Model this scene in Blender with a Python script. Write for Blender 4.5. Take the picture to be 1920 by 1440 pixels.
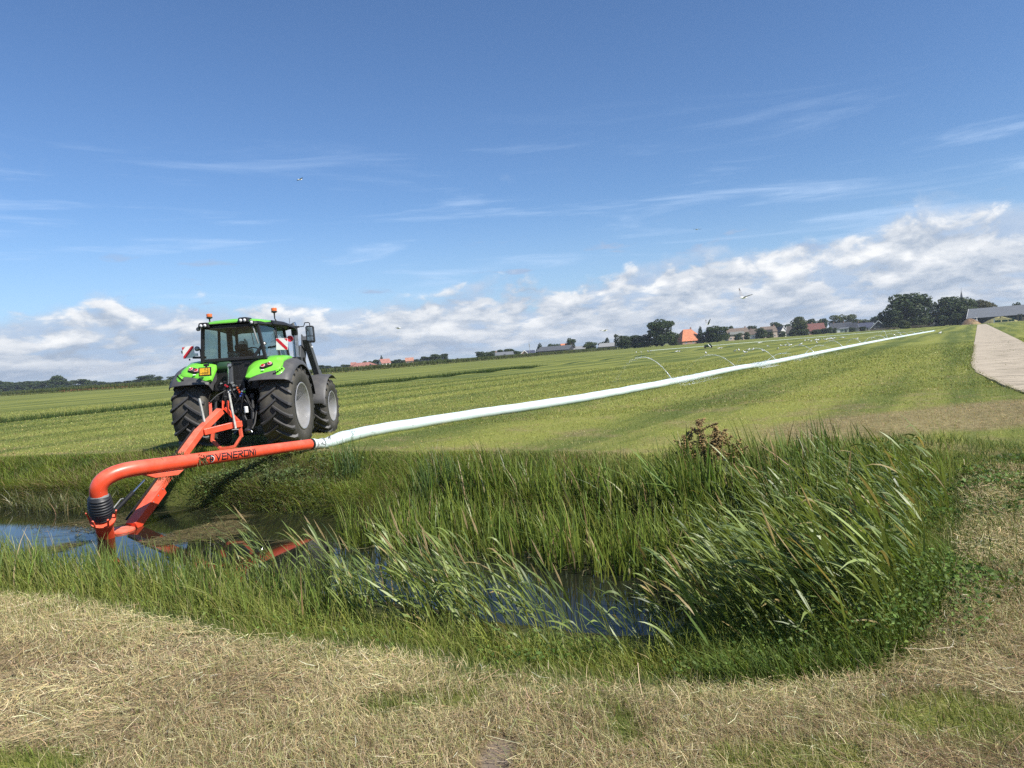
import bpy, bmesh, math, random
import numpy as np
from mathutils import Vector, Matrix, Euler

for _o in list(bpy.data.objects):
    bpy.data.objects.remove(_o, do_unlink=True)
scene = bpy.context.scene
C = scene.collection
PI = math.pi
R = math.radians

# ------------------------------------------------------------------ camera
cam_data = bpy.data.cameras.new('camera')
cam = bpy.data.objects.new('camera', cam_data)
C.objects.link(cam)
cam_data.sensor_width = 36.0
cam_data.lens = 36.0 * 1350 / 1920
cam_data.clip_start = 0.05
cam_data.clip_end = 6000
PITCH, ROLL, EYE = R(-2.37), R(4.17), 1.7
_f = Vector((0, math.cos(PITCH), math.sin(PITCH)))
_r0 = Vector((1, 0, 0))
_u0 = _r0.cross(_f)
_r = _r0 * math.cos(ROLL) - _u0 * math.sin(ROLL)
_u = _r0 * math.sin(ROLL) + _u0 * math.cos(ROLL)
cam.matrix_world = Matrix(((_r.x, _u.x, -_f.x, 0), (_r.y, _u.y, -_f.y, 0), (_r.z, _u.z, -_f.z, EYE), (0, 0, 0, 1)))
scene.camera = cam

# ------------------------------------------------------------------ daylight
SUN_EL, SUN_AZ = R(45), R(126)          # azimuth clockwise from +Y: behind the camera, to its right
world = bpy.data.worlds.new('World')
scene.world = world
world.use_nodes = True

class NG:
    """small helper that writes shader node expressions"""
    def __init__(s, nt):
        s.nt = nt; nt.nodes.clear()
    def n(s, typ, **kw):
        nd = s.nt.nodes.new(typ)
        for k, v in kw.items():
            if k == 'ins':
                for i, x in v.items(): s.put(nd.inputs[i], x)
            else: setattr(nd, k, v)
        return nd
    def put(s, sock, x):
        if isinstance(x, bpy.types.NodeSocket): s.nt.links.new(x, sock)
        elif isinstance(x, bpy.types.Node): s.nt.links.new(x.outputs[0], sock)
        elif x is not None:
            if isinstance(x, (tuple, list)) and len(x) == 3 and sock.type == 'RGBA': x = (*x, 1)
            sock.default_value = x
    def m(s, op, a, b=None, c=None, clamp=False):
        nd = s.n('ShaderNodeMath', operation=op, use_clamp=clamp)
        for i, x in enumerate((a, b, c)):
            if x is not None: s.put(nd.inputs[i], x)
        return nd.outputs[0]
    def vm(s, op, a, b=None):
        nd = s.n('ShaderNodeVectorMath', operation=op)
        s.put(nd.inputs[0], a)
        if b is not None: s.put(nd.inputs[1], b)
        return nd.outputs['Value'] if op in ('DOT_PRODUCT', 'LENGTH') else nd.outputs[0]
    def step(s, x, a, b, lo=0.0, hi=1.0):
        nd = s.n('ShaderNodeMapRange', interpolation_type='SMOOTHSTEP')
        for i, v in enumerate((x, a, b, lo, hi)): s.put(nd.inputs[i], v)
        return nd.outputs[0]
    def noise(s, vec, scale, detail=4, rough=0.55, dist=0.0, dims='3D', lac=2.0):
        nd = s.n('ShaderNodeTexNoise', noise_dimensions=dims)
        if vec is not None: s.put(nd.inputs['Vector'], vec)
        nd.inputs['Scale'].default_value = scale; nd.inputs['Detail'].default_value = detail
        nd.inputs['Roughness'].default_value = rough; nd.inputs['Distortion'].default_value = dist
        nd.inputs['Lacunarity'].default_value = lac
        return nd.outputs[0]
    def mix(s, f, a, b, blend='MIX'):
        nd = s.n('ShaderNodeMix', data_type='RGBA', blend_type=blend)
        s.put(nd.inputs[0], f); s.put(nd.inputs[6], a); s.put(nd.inputs[7], b)
        return nd.outputs[2]
    def xyz(s, x, y, z):
        nd = s.n('ShaderNodeCombineXYZ')
        for i, v in enumerate((x, y, z)): s.put(nd.inputs[i], v)
        return nd.outputs[0]
    def sep(s, v):
        nd = s.n('ShaderNodeSeparateXYZ'); s.put(nd.inputs[0], v); return nd.outputs

g = NG(world.node_tree)
sky = g.n('ShaderNodeTexSky', sky_type='NISHITA', sun_disc=False, sun_elevation=SUN_EL, sun_rotation=SUN_AZ,
          altitude=0, air_density=1.0, dust_density=0.3, ozone_density=3.0)
dirn = g.n('ShaderNodeTexCoord').outputs['Generated']
dx, dy, dz = g.sep(dirn)
el = g.m('ARCSINE', dz)
az = g.m('ARCTAN2', dx, dy)
# cumulus: azimuth/elevation space, squeezed towards the horizon as a far deck is
inv = g.m('DIVIDE', 1.0, g.m('ADD', g.m('MAXIMUM', el, 0.0), 0.085))
def cloud_vec(e_off):
    e2 = g.m('ADD', el, e_off)
    v = g.m('LOGARITHM', g.m('ADD', g.m('MAXIMUM', e2, 0.0), 0.045), math.e)
    return g.xyz(g.m('MULTIPLY', dx, 1.0), g.m('MULTIPLY', dy, 1.0), g.m('MULTIPLY', v, 0.27))
def density(e_off, fine=True):
    v = cloud_vec(e_off)
    big = g.noise(v, 4.2, 3, 0.5, 0.0)
    mid = g.noise(v, 11.0, 7, 0.56, 0.25)
    return g.m('ADD', g.m('MULTIPLY', big, 0.45), g.m('MULTIPLY', mid, 0.55))
d0 = density(0.0)
d1 = density(0.017)
# the deck thickens from clear blue at ten degrees to nearly closed near the horizon
wob = g.noise(g.xyz(dx, dy, 0.0), 2.3, 2, 0.5)
top = g.m('ADD', g.m('MULTIPLY_ADD', wob, 0.11, 0.072), g.m('MULTIPLY', dx, 0.042))
cover = g.step(g.m('SUBTRACT', top, el), -0.03, 0.075, -0.22, 0.13)
den = g.m('ADD', d0, cover)
low = g.step(el, 0.0, 0.02, 0.6, 1.0)
veil = g.m('MULTIPLY', g.m('MULTIPLY', g.step(den, 0.42, 0.58), 0.92), low)
lump = g.m('ADD', g.m('MULTIPLY', g.noise(cloud_vec(0.0), 7.5, 3, 0.5, 0.1), 0.4), g.m('MULTIPLY', g.noise(cloud_vec(0.0), 19.0, 6, 0.58, 0.3), 0.6))
lump2 = g.m('ADD', g.m('MULTIPLY', g.noise(cloud_vec(0.014), 7.5, 3, 0.5, 0.1), 0.4), g.m('MULTIPLY', g.noise(cloud_vec(0.014), 19.0, 6, 0.58, 0.3), 0.6))
lmask = g.m('MULTIPLY', g.step(g.m('ADD', lump, g.m('MULTIPLY', g.m('ADD', cover, g.m('MULTIPLY', dx, 0.05)), 0.62)), 0.475, 0.575), low)
lmask = g.m('MULTIPLY', lmask, g.m('MULTIPLY', g.step(den, 0.40, 0.50), g.step(el, 0.20, 0.14)))
lit = g.m('MULTIPLY_ADD', g.m('SUBTRACT', lump, lump2), 7.0, 0.42, clamp=True)
edge = g.m('MULTIPLY_ADD', g.m('SUBTRACT', d0, d1), 6.0, 0.30, clamp=True)
lit = g.m('MULTIPLY', g.m('ADD', g.m('MULTIPLY', lit, 0.55), g.m('MULTIPLY', edge, 0.75)), g.step(el, 0.0, 0.09, 0.55, 1.0), clamp=True)
ccol = g.mix(lit, (0.29, 0.35, 0.44), (0.69, 0.70, 0.71))
vcol = g.mix(g.m('MULTIPLY', lit, 0.5), (0.30, 0.385, 0.52), (0.55, 0.60, 0.66))
# small flat grey scraps drifting above the deck
scrap = g.noise(g.xyz(dx, dy, g.m('MULTIPLY', dz, 4.5)), 8.5, 5, 0.55, 0.3)
smask = g.m('MULTIPLY', g.step(scrap, 0.60, 0.69, 0.0, 0.75), g.m('MULTIPLY', g.step(el, 0.07, 0.10), g.step(el, 0.175, 0.13)))
# thin high streaks
cir = g.noise(g.vm('MULTIPLY', g.xyz(g.m('ADD', dx, g.m('MULTIPLY', dz, 1.6)), g.m('SUBTRACT', dy, g.m('MULTIPLY', dz, 1.1)), dz), (1.6, 1.6, 16.0)), 2.2, 5, 0.6, 0.5)
cirm = g.m('MULTIPLY', g.step(cir, 0.50, 0.78), g.step(el, 0.34, 0.16, 0.0, 0.5))
SKY_STRENGTH = 0.078
skyc = g.mix(1.0, sky.outputs[0], (SKY_STRENGTH * .80, SKY_STRENGTH * .98, SKY_STRENGTH * 1.2), 'MULTIPLY')
skyc = g.mix(cirm, skyc, (0.50, 0.62, 0.80))
hz = g.step(el, 0.22, 0.0, 0.0, 0.42)
skyc = g.mix(hz, skyc, (0.34, 0.46, 0.64))
fin = g.mix(smask, skyc, (0.285, 0.36, 0.50))
fin = g.mix(veil, fin, vcol)
fin = g.mix(lmask, fin, ccol)
bg = g.n('ShaderNodeBackground', ins={0: fin, 1: 1.0})
g.n('ShaderNodeOutputWorld', ins={0: bg.outputs[0]})
world.cycles.sampling_method = 'MANUAL'
world.cycles.sample_map_resolution = 512

sun_data = bpy.data.lights.new('sun', 'SUN')
sun_data.energy = 5.0
sun_data.angle = R(0.53)
sun_data.color = (1.0, 0.955, 0.88)
sun = bpy.data.objects.new('sun', sun_data)
C.objects.link(sun)
_sd = Vector((math.sin(SUN_AZ) * math.cos(SUN_EL), math.cos(SUN_AZ) * math.cos(SUN_EL), math.sin(SUN_EL)))
sun.rotation_euler = _sd.to_track_quat('Z', 'Y').to_euler()
sun.location = _sd * 60

scene.view_settings.view_transform = 'Standard'
scene.view_settings.look = 'None'
scene.view_settings.exposure = 0.55
scene.view_settings.gamma = 1.0
scene.view_settings.use_curve_mapping = False
scene.render.engine = 'CYCLES'
scene.cycles.max_bounces = 6
scene.cycles.transparent_max_bounces = 12
scene.cycles.use_denoising = False

# ------------------------------------------------------------------ helpers
def tag(o, label=None, cat=None, group=None, kind=None):
    if label: o['label'] = label
    if cat: o['category'] = cat
    if group: o['group'] = group
    if kind: o['kind'] = kind
    return o
def thing(name, label, cat, loc=(0, 0, 0), rotz=0.0, group=None):
    o = bpy.data.objects.new(name, None)
    o.empty_display_size = 0.1
    C.objects.link(o); o.location = loc; o.rotation_euler = (0, 0, rotz)
    return tag(o, label, cat, group)
def link_mesh(name, me, parent=None, loc=(0, 0, 0), rot=(0, 0, 0)):
    o = bpy.data.objects.new(name, me)
    C.objects.link(o); o.location = loc; o.rotation_euler = rot
    if parent: o.parent = parent
    return o
def copy_tree(o, parent=None):
    c = o.copy(); C.objects.link(c)
    if parent: c.parent = parent
    for ch in o.children: copy_tree(ch, c)
    return c

class MB:
    """collects simple solids and links them as one mesh object"""
    def __init__(s): s.v = []; s.f = []
    def add(s, vs, fs):
        k = len(s.v); s.v += [tuple(p) for p in vs]; s.f += [tuple(i + k for i in f) for f in fs]; return s
    def box(s, c, size, rot=None):
        hx, hy, hz = (a / 2 for a in size); c = Vector(c)
        M = Euler(rot).to_matrix() if rot else Matrix.Identity(3)
        vs = [c + M @ Vector((x, y, z)) for x in (-hx, hx) for y in (-hy, hy) for z in (-hz, hz)]
        return s.add(vs, [(0, 1, 3, 2), (4, 6, 7, 5), (0, 4, 5, 1), (2, 3, 7, 6), (0, 2, 6, 4), (1, 5, 7, 3)])
    def beam(s, a, b, w, h, up=(0, 0, 1), w2=None, h2=None):
        """box along a-b; w across, h along 'up'"""
        a, b = Vector(a), Vector(b); d = (b - a).normalized(); x = d.cross(Vector(up)).normalized(); z = x.cross(d)
        w2 = w if w2 is None else w2; h2 = h if h2 is None else h2
        vs = [p + x * (sx * ww / 2) + z * (sz * hh / 2) for p, ww, hh in ((a, w, h), (b, w2, h2)) for sx, sz in ((-1, -1), (1, -1), (1, 1), (-1, 1))]
        return s.add(vs, [(3, 2, 1, 0), (4, 5, 6, 7), (0, 1, 5, 4), (1, 2, 6, 5), (2, 3, 7, 6), (3, 0, 4, 7)])
    def tube(s, pts, r, n=10, caps=True):
        pts = [Vector(p) for p in pts]; rs = r if isinstance(r, (list, tuple)) else [r] * len(pts)
        vs = []; fs = []; ref = None
        for i, p in enumerate(pts):
            t = (pts[min(i + 1, len(pts) - 1)] - pts[max(i - 1, 0)]).normalized()
            if ref is None: ref = t.orthogonal().normalized()
            ref = (ref - t * ref.dot(t)).normalized(); b = t.cross(ref)
            for k in range(n):
                a = 2 * PI * k / n; vs.append(p + (ref * math.cos(a) + b * math.sin(a)) * rs[i])
        for i in range(len(pts) - 1):
            for k in range(n):
                fs.append((i * n + k, i * n + (k + 1) % n, (i + 1) * n + (k + 1) % n, (i + 1) * n + k))
        if caps:
            fs.append(tuple(range(n - 1, -1, -1))); fs.append(tuple((len(pts) - 1) * n + k for k in range(n)))
        return s.add(vs, fs)
    def lathe(s, prof, axis='x', c=(0, 0, 0), n=32, close=False):
        """prof: (offset along axis, radius)"""
        c = Vector(c); vs = []; fs = []; m = len(prof)
        for k in range(n):
            a = 2 * PI * k / n; ca, sa = math.cos(a), math.sin(a)
            for t, r in prof:
                vs.append(c + Vector({'x': (t, r * ca, r * sa), 'y': (r * sa, t, r * ca), 'z': (r * ca, r * sa, t)}[axis]))
        for k in range(n):
            k2 = (k + 1) % n
            for i in range(m - 1 + (1 if close else 0)):
                i2 = (i + 1) % m
                fs.append((k * m + i, k * m + i2, k2 * m + i2, k2 * m + i))
        return s.add(vs, fs)
    def prism(s, poly, axis, a0, a1):
        """poly in the two other axes, extruded along axis from a0 to a1"""
        n = len(poly); f = {'x': lambda u, v, t: (t, u, v), 'y': lambda u, v, t: (u, t, v), 'z': lambda u, v, t: (u, v, t)}[axis]
        vs = [f(u, v, a0) for u, v in poly] + [f(u, v, a1) for u, v in poly]
        fs = [tuple(range(n)), tuple(range(2 * n - 1, n - 1, -1))] + [(i, i + n, (i + 1) % n + n, (i + 1) % n) for i in range(n)]
        return s.add(vs, fs)
    def sheet(s, grid, thick=0.0, off=(0, 0, 1)):
        """grid of points -> surface, optional thickness along off"""
        nr, nc = len(grid), len(grid[0]); vs = [p for row in grid for p in row]; fs = []
        for i in range(nr - 1):
            for j in range(nc - 1): fs.append((i * nc + j, i * nc + j + 1, (i + 1) * nc + j + 1, (i + 1) * nc + j))
        if thick:
            o = Vector(off) * thick; N = len(vs); vs = list(vs) + [Vector(p) + o for p in vs]
            fs += [tuple(N + i for i in reversed(f)) for f in fs[:]]
            edge = [j for j in range(nc)] + [i * nc + nc - 1 for i in range(1, nr)] + [(nr - 1) * nc + j for j in range(nc - 2, -1, -1)] + [i * nc for i in range(nr - 2, 0, -1)]
            for a, b in zip(edge, edge[1:] + edge[:1]): fs.append((b, a, a + N, b + N))
        return s.add(vs, fs)
    def mesh(s, name, material, smooth=False, fix=True):
        me = bpy.data.meshes.new(name); me.from_pydata(s.v, [], s.f); me.update()
        if fix:
            bm = bmesh.new(); bm.from_mesh(me); bmesh.ops.recalc_face_normals(bm, faces=bm.faces); bm.to_mesh(me); bm.free()
        if material: me.materials.append(material)
        if smooth:
            me.polygons.foreach_set('use_smooth', [True] * len(me.polygons))
            try: me.set_sharp_from_angle(angle=R(smooth if smooth is not True else 40))
            except Exception: pass
        return me
    def build(s, name, material, parent=None, smooth=False, bevel=0.0, loc=(0, 0, 0), rot=(0, 0, 0), fix=True):
        o = link_mesh(name, s.mesh(name, material, smooth, fix), parent, loc, rot)
        if bevel:
            b = o.modifiers.new('bevel', 'BEVEL'); b.width = bevel; b.segments = 2; b.limit_method = 'ANGLE'; b.angle_limit = R(50)
        return o

MATS = {}
def mat(name, col, rough=0.5, metal=0.0, spec=0.5, var=0.0, vscale=8.0, dust=None, bump=0.0, bscale=60.0, trans=0.0, coat=0.0):
    """principled paint/plastic/metal with noise wear; dust=(colour, amount) settles in noisy patches, most on upward faces"""
    if name in MATS: return MATS[name]
    m = bpy.data.materials.new(name); m.use_nodes = True
    g = NG(m.node_tree); p = g.n('ShaderNodeBsdfPrincipled')
    co = g.n('ShaderNodeTexCoord').outputs['Object']
    c = (*col, 1)
    if var:
        f = g.noise(co, vscale, 4, 0.6)
        c = g.mix(g.step(f, 0.3, 0.7), tuple(a * (1 - var) for a in col), tuple(min(1, a * (1 + var)) for a in col))
    if dust:
        f = g.noise(co, 5.0, 6, 0.65); f2 = g.noise(co, 45.0, 3, 0.6)
        nz = g.sep(g.n('ShaderNodeNewGeometry').outputs['Normal'])[2]
        k = g.m('MULTIPLY', g.m('ADD', g.step(nz, -0.2, 0.9, 0.25, 1.0), g.m('MULTIPLY', f2, 0.4)), g.step(f, 0.3, 0.7, 0.35, 1.0))
        c = g.mix(g.m('MULTIPLY', k, dust[1], clamp=True), c, (*dust[0], 1))
    g.put(p.inputs['Base Color'], c)
    rn = g.m('MULTIPLY_ADD', g.noise(co, 14.0, 3, 0.6), 0.24, rough - 0.12, clamp=True)
    g.put(p.inputs['Roughness'], rn)
    p.inputs['Metallic'].default_value = metal
    p.inputs['Specular IOR Level'].default_value = spec
    p.inputs['Transmission Weight'].default_value = trans
    p.inputs['Coat Weight'].default_value = coat
    if bump:
        b = g.n('ShaderNodeBump', ins={0: bump, 1: 0.01, 2: 0.0}); g.put(b.inputs['Height'], g.noise(co, bscale, 3, 0.6))
        g.put(p.inputs['Normal'], b.outputs[0])
    g.n('ShaderNodeOutputMaterial', ins={0: p.outputs[0]})
    MATS[name] = m
    return m
def leaf_mat(name, attr='Col', transl=0.35, rough=0.55, spec=0.25):
    """foliage whose colour comes from each blade or leaf"""
    if name in MATS: return MATS[name]
    m = bpy.data.materials.new(name); m.use_nodes = True; g = NG(m.node_tree)
    a = g.n('ShaderNodeAttribute', attribute_name=attr)
    p = g.n('ShaderNodeBsdfPrincipled', ins={'Base Color': a.outputs['Color']})
    p.inputs['Roughness'].default_value = rough; p.inputs['Specular IOR Level'].default_value = spec
    t = g.n('ShaderNodeBsdfTranslucent', ins={0: g.mix(1.0, a.outputs['Color'], (1.25, 1.2, 0.6), 'MULTIPLY')})
    mx = g.n('ShaderNodeMixShader', ins={0: transl, 1: p.outputs[0], 2: t.outputs[0]})
    g.n('ShaderNodeOutputMaterial', ins={0: mx.outputs[0]})
    MATS[name] = m
    return m

# numpy value noise
_rs = np.random.RandomState(7)
_perm = _rs.rand(4096).astype(np.float32)
def vnoise(x, y, seed=0):
    xi = np.floor(x).astype(np.int64); yi = np.floor(y).astype(np.int64); fx = x - xi; fy = y - yi
    fx = fx * fx * (3 - 2 * fx); fy = fy * fy * (3 - 2 * fy)
    def h(a, b): return _perm[((a * 73856093) ^ (b * 19349663) ^ (seed * 83492791)) & 4095]
    return (h(xi, yi) * (1 - fx) + h(xi + 1, yi) * fx) * (1 - fy) + (h(xi, yi + 1) * (1 - fx) + h(xi + 1, yi + 1) * fx) * fy
def fbm(x, y, scale, oct=4, seed=0):
    s = 0; a = 0.5; t = 0
    for i in range(oct):
        s = s + a * vnoise(x * scale, y * scale, seed + i * 17); t += a; a *= 0.5; scale *= 2.03
    return s / t
def sstep(x, a, b):
    t = np.clip((x - a) / (b - a), 0, 1); return t * t * (3 - 2 * t)
def np_mesh(name, V, F, material, cols=None, parent=None, smooth=False, uv=None):
    """V (n,3); F list of (m,k) index arrays of equal k -> one mesh object"""
    me = bpy.data.meshes.new(name); V = np.asarray(V, dtype=np.float32)
    Fs = F if isinstance(F, list) else [F]
    loops = np.concatenate([f.ravel() for f in Fs]).astype(np.int32)
    tot = np.concatenate([np.full(len(f), f.shape[1], dtype=np.int32) for f in Fs])
    start = np.concatenate([[0], np.cumsum(tot)[:-1]]).astype(np.int32)
    me.vertices.add(len(V)); me.vertices.foreach_set('co', V.ravel())
    me.loops.add(len(loops)); me.loops.foreach_set('vertex_index', loops)
    me.polygons.add(len(tot)); me.polygons.foreach_set('loop_start', start); me.polygons.foreach_set('loop_total', tot)
    if smooth: me.polygons.foreach_set('use_smooth', np.ones(len(tot), dtype=bool))
    if cols is not None:
        a = me.attributes.new('Col', 'FLOAT_COLOR', 'POINT')
        c = np.ones((len(V), 4), dtype=np.float32); c[:, :3] = cols; a.data.foreach_set('color', c.ravel())
    me.update(calc_edges=True); me.validate()
    if material: me.materials.append(material)
    return link_mesh(name, me, parent)

def blade_arrays(P, H, W, yaw, lean, nseg=2, col=None, tipcol=None, base_w=0.7, fold=0.0):
    """grass blades: P (n,3) feet, H heights, W widths, yaw facing, lean (n,2) sideways shift of the tip as a share of H"""
    n = len(P); H = H[:, None]; t = np.linspace(0, 1, nseg + 1)[None, :]
    cx = P[:, 0:1] + lean[:, 0:1] * H * t ** 1.8; cy = P[:, 1:2] + lean[:, 1:2] * H * t ** 1.8
    L2 = np.clip((lean ** 2).sum(1), 0, 3)[:, None]
    cz = P[:, 2:3] + H * (t - 0.38 * np.minimum(L2, 1.6) * t ** 2.2)
    prof = np.interp(t, [0, 0.35, 1.0], [base_w, 1.0, 0.12])
    wx = np.cos(yaw)[:, None] * W[:, None] * prof / 2; wy = np.sin(yaw)[:, None] * W[:, None] * prof / 2
    A = np.stack([cx - wx, cy - wy, cz], -1); B = np.stack([cx + wx, cy + wy, cz], -1)
    V = np.stack([A, B], 2).reshape(n, -1, 3)          # n, 2*(nseg+1), 3
    k = V.shape[1]
    q = np.array([[2 * i, 2 * i + 1, 2 * i + 3, 2 * i + 2] for i in range(nseg)])
    F = (np.arange(n)[:, None, None] * k + q[None]).reshape(-1, 4)
    Cc = None
    if col is not None:
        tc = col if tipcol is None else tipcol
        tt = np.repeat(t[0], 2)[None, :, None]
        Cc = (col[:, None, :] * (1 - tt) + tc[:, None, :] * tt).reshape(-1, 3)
    return V.reshape(-1, 3), F, Cc
def join_arrays(parts):
    Vs, Fs, Cs = [], [], []; k = 0
    for V, F, Cc in parts:
        Vs.append(V); Fs.append(F + k); Cs.append(Cc); k += len(V)
    return np.concatenate(Vs), np.concatenate(Fs), np.concatenate(Cs)

# ------------------------------------------------------------------ ground, ditch, water, path
EDGE = np.array([(-60, 30.4), (-30, 17.3), (-18, 11.9), (-8, 7.6), (-4.3, 5.85), (-3.5, 5.45), (-2.5, 4.86), (-1.25, 4.2), (-.7, 3.93), (-.28, 3.7),
    (.26, 3.5), (.75, 3.37), (1.25, 3.32), (1.75, 3.4), (2.3, 3.8), (3.0, 4.7), (4.2, 6.4), (5.2, 8.2), (5.6, 9.3), (5.3, 10.1),
    (4, 10.25), (2.5, 10.5), (.27, 12.0), (-1.6, 12.9), (-3.9, 14.3), (-7.3, 15.9), (-10.6, 17.3), (-12.9, 18.1), (-30, 25.4), (-60, 38.2)])
WATER_Z = -0.77
def ditch_d(x, y):
    """distance into the ditch from its top edge (negative outside)"""
    shp = np.shape(x); x = np.ravel(x).astype(np.float64); y = np.ravel(y).astype(np.float64)
    best = np.full(x.shape, 1e9); ins = np.zeros(x.shape, bool)
    n = len(EDGE)
    for i in range(n):
        ax, ay = EDGE[i]; bx, by = EDGE[(i + 1) % n]
        ex, ey = bx - ax, by - ay
        t = np.clip(((x - ax) * ex + (y - ay) * ey) / (ex * ex + ey * ey), 0, 1)
        best = np.minimum(best, (x - ax - t * ex) ** 2 + (y - ay - t * ey) ** 2)
        c = ((ay > y) != (by > y)) & (x < ex * (y - ay) / (ey if ey else 1e-9) + ax); ins ^= c
    d = np.sqrt(best); return np.where(ins, d, -d).reshape(shp)
DP = np.array([0.546, 0.838]); DQ = np.array([0.838, -0.546])      # along the path and hose, and across
def qr(x, y): return x * DQ[0] + y * DQ[1], x * DP[0] + y * DP[1]
def from_qr(q, r): return q * DQ[0] + r * DP[0], q * DQ[1] + r * DP[1]
def height(x, y, d=None):
    if d is None: d = ditch_d(x, y)
    w = fbm(x, y, 0.9, 3, 5) - 0.5
    farside = sstep(y - (10.0 - 0.42 * x), -1.0, 1.0) * sstep(x, 4.0, 2.0)
    dd = np.where(d > 0, d * (1 + 0.38 * farside), d) + w * 0.45 * sstep(d, -0.6, 0.6)
    z = -0.5 * sstep(dd, -0.35, 2.1) - 0.62 * sstep(dd, 1.95, 2.35) - 0.25 * sstep(dd, 2.3, 3.4)
    near = np.exp(-((x / 25.0) ** 2 + ((y - 8) / 25.0) ** 2))
    z = z + (fbm(x, y, 1.3, 3, 2) - 0.5) * 0.05 * near + (fbm(x, y, 0.25, 2, 3) - 0.5) * 0.06 * near
    z = z + (0.075 - 0.045 * np.clip(x + 6, -1.6, 1.6)) * np.exp(-((x + 6) / 2.6) ** 4 - ((y - 17) / 2.6) ** 4)
    q, r = qr(x, y)
    z = z - 0.22 * np.exp(-((q + 45.6) / 1.0) ** 2) - 0.02 * sstep(np.abs(q - 1.1), 1.7, 1.2) * near
    return z
def dryness(x, y, d):
    """1 = bleached mown straw, 0 = green"""
    side = y < (10.6 - 0.42 * x)                                   # our side of the ditch
    n = fbm(x, y, 0.8, 4, 11); n2 = fbm(x, y, 2.6, 3, 13)
    a = sstep(d, 0.36 + 0.5 * (n - 0.5), 0.0 + 0.4 * (n - 0.5)) * sstep(n2 * 0.6 + n * 0.4, 0.22, 0.34)
    lawn = sstep(((x + 2.42) / 0.48) ** 2 + ((y - 3.1) / 0.30) ** 2 + (n2 - 0.5) * 1.4, 1.1, 0.4)      # green patch by our feet, left
    lawn = np.maximum(lawn, sstep(((x - 1.85) / 0.50) ** 2 + ((y - 2.98) / 0.36) ** 2 + (n2 - 0.5) * 2.2, 1.1, 0.4) * 0.9)
    lawn = np.maximum(lawn, sstep(((x - 1.0) / 0.30) ** 2 + ((y - 2.78) / 0.16) ** 2 + (n2 - 0.5) * 2.0, 1.1, 0.4) * 0.75)
    lawn = np.maximum(lawn, sstep(((x - 0.22) / 0.22) ** 2 + ((y - 3.33) / 0.07) ** 2 + (n2 - 0.5) * 2.0, 1.0, 0.3) * 0.6)
    a = np.where(side, a * (1 - lawn), 0)
    # far side: pale strip along the lip, brown worn patch towards the path
    b = 0.55 * np.exp(-((d + 0.55 + (n - .5) * 0.8) / 0.38) ** 2) * sstep(n2, 0.3, 0.6)
    e = sstep(((x - 9.0) / 6.5) ** 2 + ((y - 13.2 - 0.12 * (x - 9)) / 1.9) ** 2 + (n - 0.5) * 0.9, 1.15, 0.35) * 0.75
    e2 = sstep(n * 0.55 + n2 * 0.45, 0.5, 0.74) * 0.55 * np.exp(-((y - 10) / 14) ** 2)
    pth = sstep(((x - 4.6) / 0.9) ** 2 + ((y - 6.4 - 1.1 * (x - 4.6)) / 1.3) ** 2 + (n2 - .5) * 1.2, 1.1, 0.5) * 0.6
    return np.clip(np.where(side, np.maximum(a, 0), np.maximum(np.maximum(b, e), e2)) + np.where(d < 0, pth * 0, 0), 0, 1)

def bare_spot(x, y): return ((x + 0.17) / 0.085) ** 2 + ((y - 2.90) / 0.20) ** 2 + (fbm(x, y, 9.0, 3, 15) - .5) * 1.6 < 0.9

def axis_vals(lo, hi, step, lo_far, hi_far, ratio=1.13):
    v = list(np.arange(lo, hi + 1e-6, step)); s = step
    while v[-1] < hi_far: s *= ratio; v.append(v[-1] + s)
    s = step
    while v[0] > lo_far: s *= ratio; v.insert(0, v[0] - s)
    return np.array(v)
gx = axis_vals(-26, 13, 0.125, -1600, 1600); gy = axis_vals(1.6, 26, 0.125, -150, 1700)
GX, GY = np.meshgrid(gx, gy); GD = ditch_d(GX, GY); GZ = height(GX, GY, GD)
GZ = np.where(np.hypot(GX, GY) > 120, np.minimum(GZ, 0.0), GZ)
nyy, nxx = GX.shape
idx = np.arange(nyy * nxx).reshape(nyy, nxx)
GF = np.stack([idx[:-1, :-1], idx[:-1, 1:], idx[1:, 1:], idx[1:, :-1]], -1).reshape(-1, 4)
zc = np.stack([dryness(GX, GY, GD), sstep(GD, 1.3, 2.2), sstep(GD, -0.25, 0.15) * (1 - sstep(GD, 1.6, 2.2))], -1).reshape(-1, 3)

mf = bpy.data.materials.new('field_ground'); mf.use_nodes = True; g = NG(mf.node_tree)
pos = g.n('ShaderNodeNewGeometry').outputs['Position']
q_ = g.vm('DOT_PRODUCT', pos, (0.838, -0.546, 0)); r_ = g.vm('DOT_PRODUCT', pos, (0.546, 0.838, 0))
zr, zg, zb = g.sep(g.n('ShaderNodeAttribute', attribute_name='Col').outputs['Color'])
sv = g.xyz(q_, g.m('MULTIPLY', r_, 0.035), 0.0)
st1 = g.noise(sv, 0.30, 4, 0.62); st2 = g.noise(sv, 1.1, 3, 0.6)
mot = g.noise(pos, 0.09, 5, 0.6); fine = g.noise(pos, 9.0, 6, 0.75); fine2 = g.noise(pos, 42.0, 3, 0.7); mid = g.noise(pos, 1.4, 5, 0.65)
s = g.m('ADD', g.m('MULTIPLY', st1, 0.62), g.m('ADD', g.m('MULTIPLY', st2, 0.22), g.m('MULTIPLY', mot, 0.34)))
stripe = g.m('SINE', g.m('MULTIPLY_ADD', st2, 3.0, g.m('MULTIPLY', q_, 1.45)))
s = g.m('MULTIPLY_ADD', stripe, 0.045, s)
grass = g.mix(g.step(s, 0.50, 0.67), (0.098, 0.126, 0.028), (0.245, 0.256, 0.055))
grass = g.mix(g.m('MULTIPLY', g.step(st2, 0.55, 0.72), 0.5), grass, (0.30, 0.285, 0.085))
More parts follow.
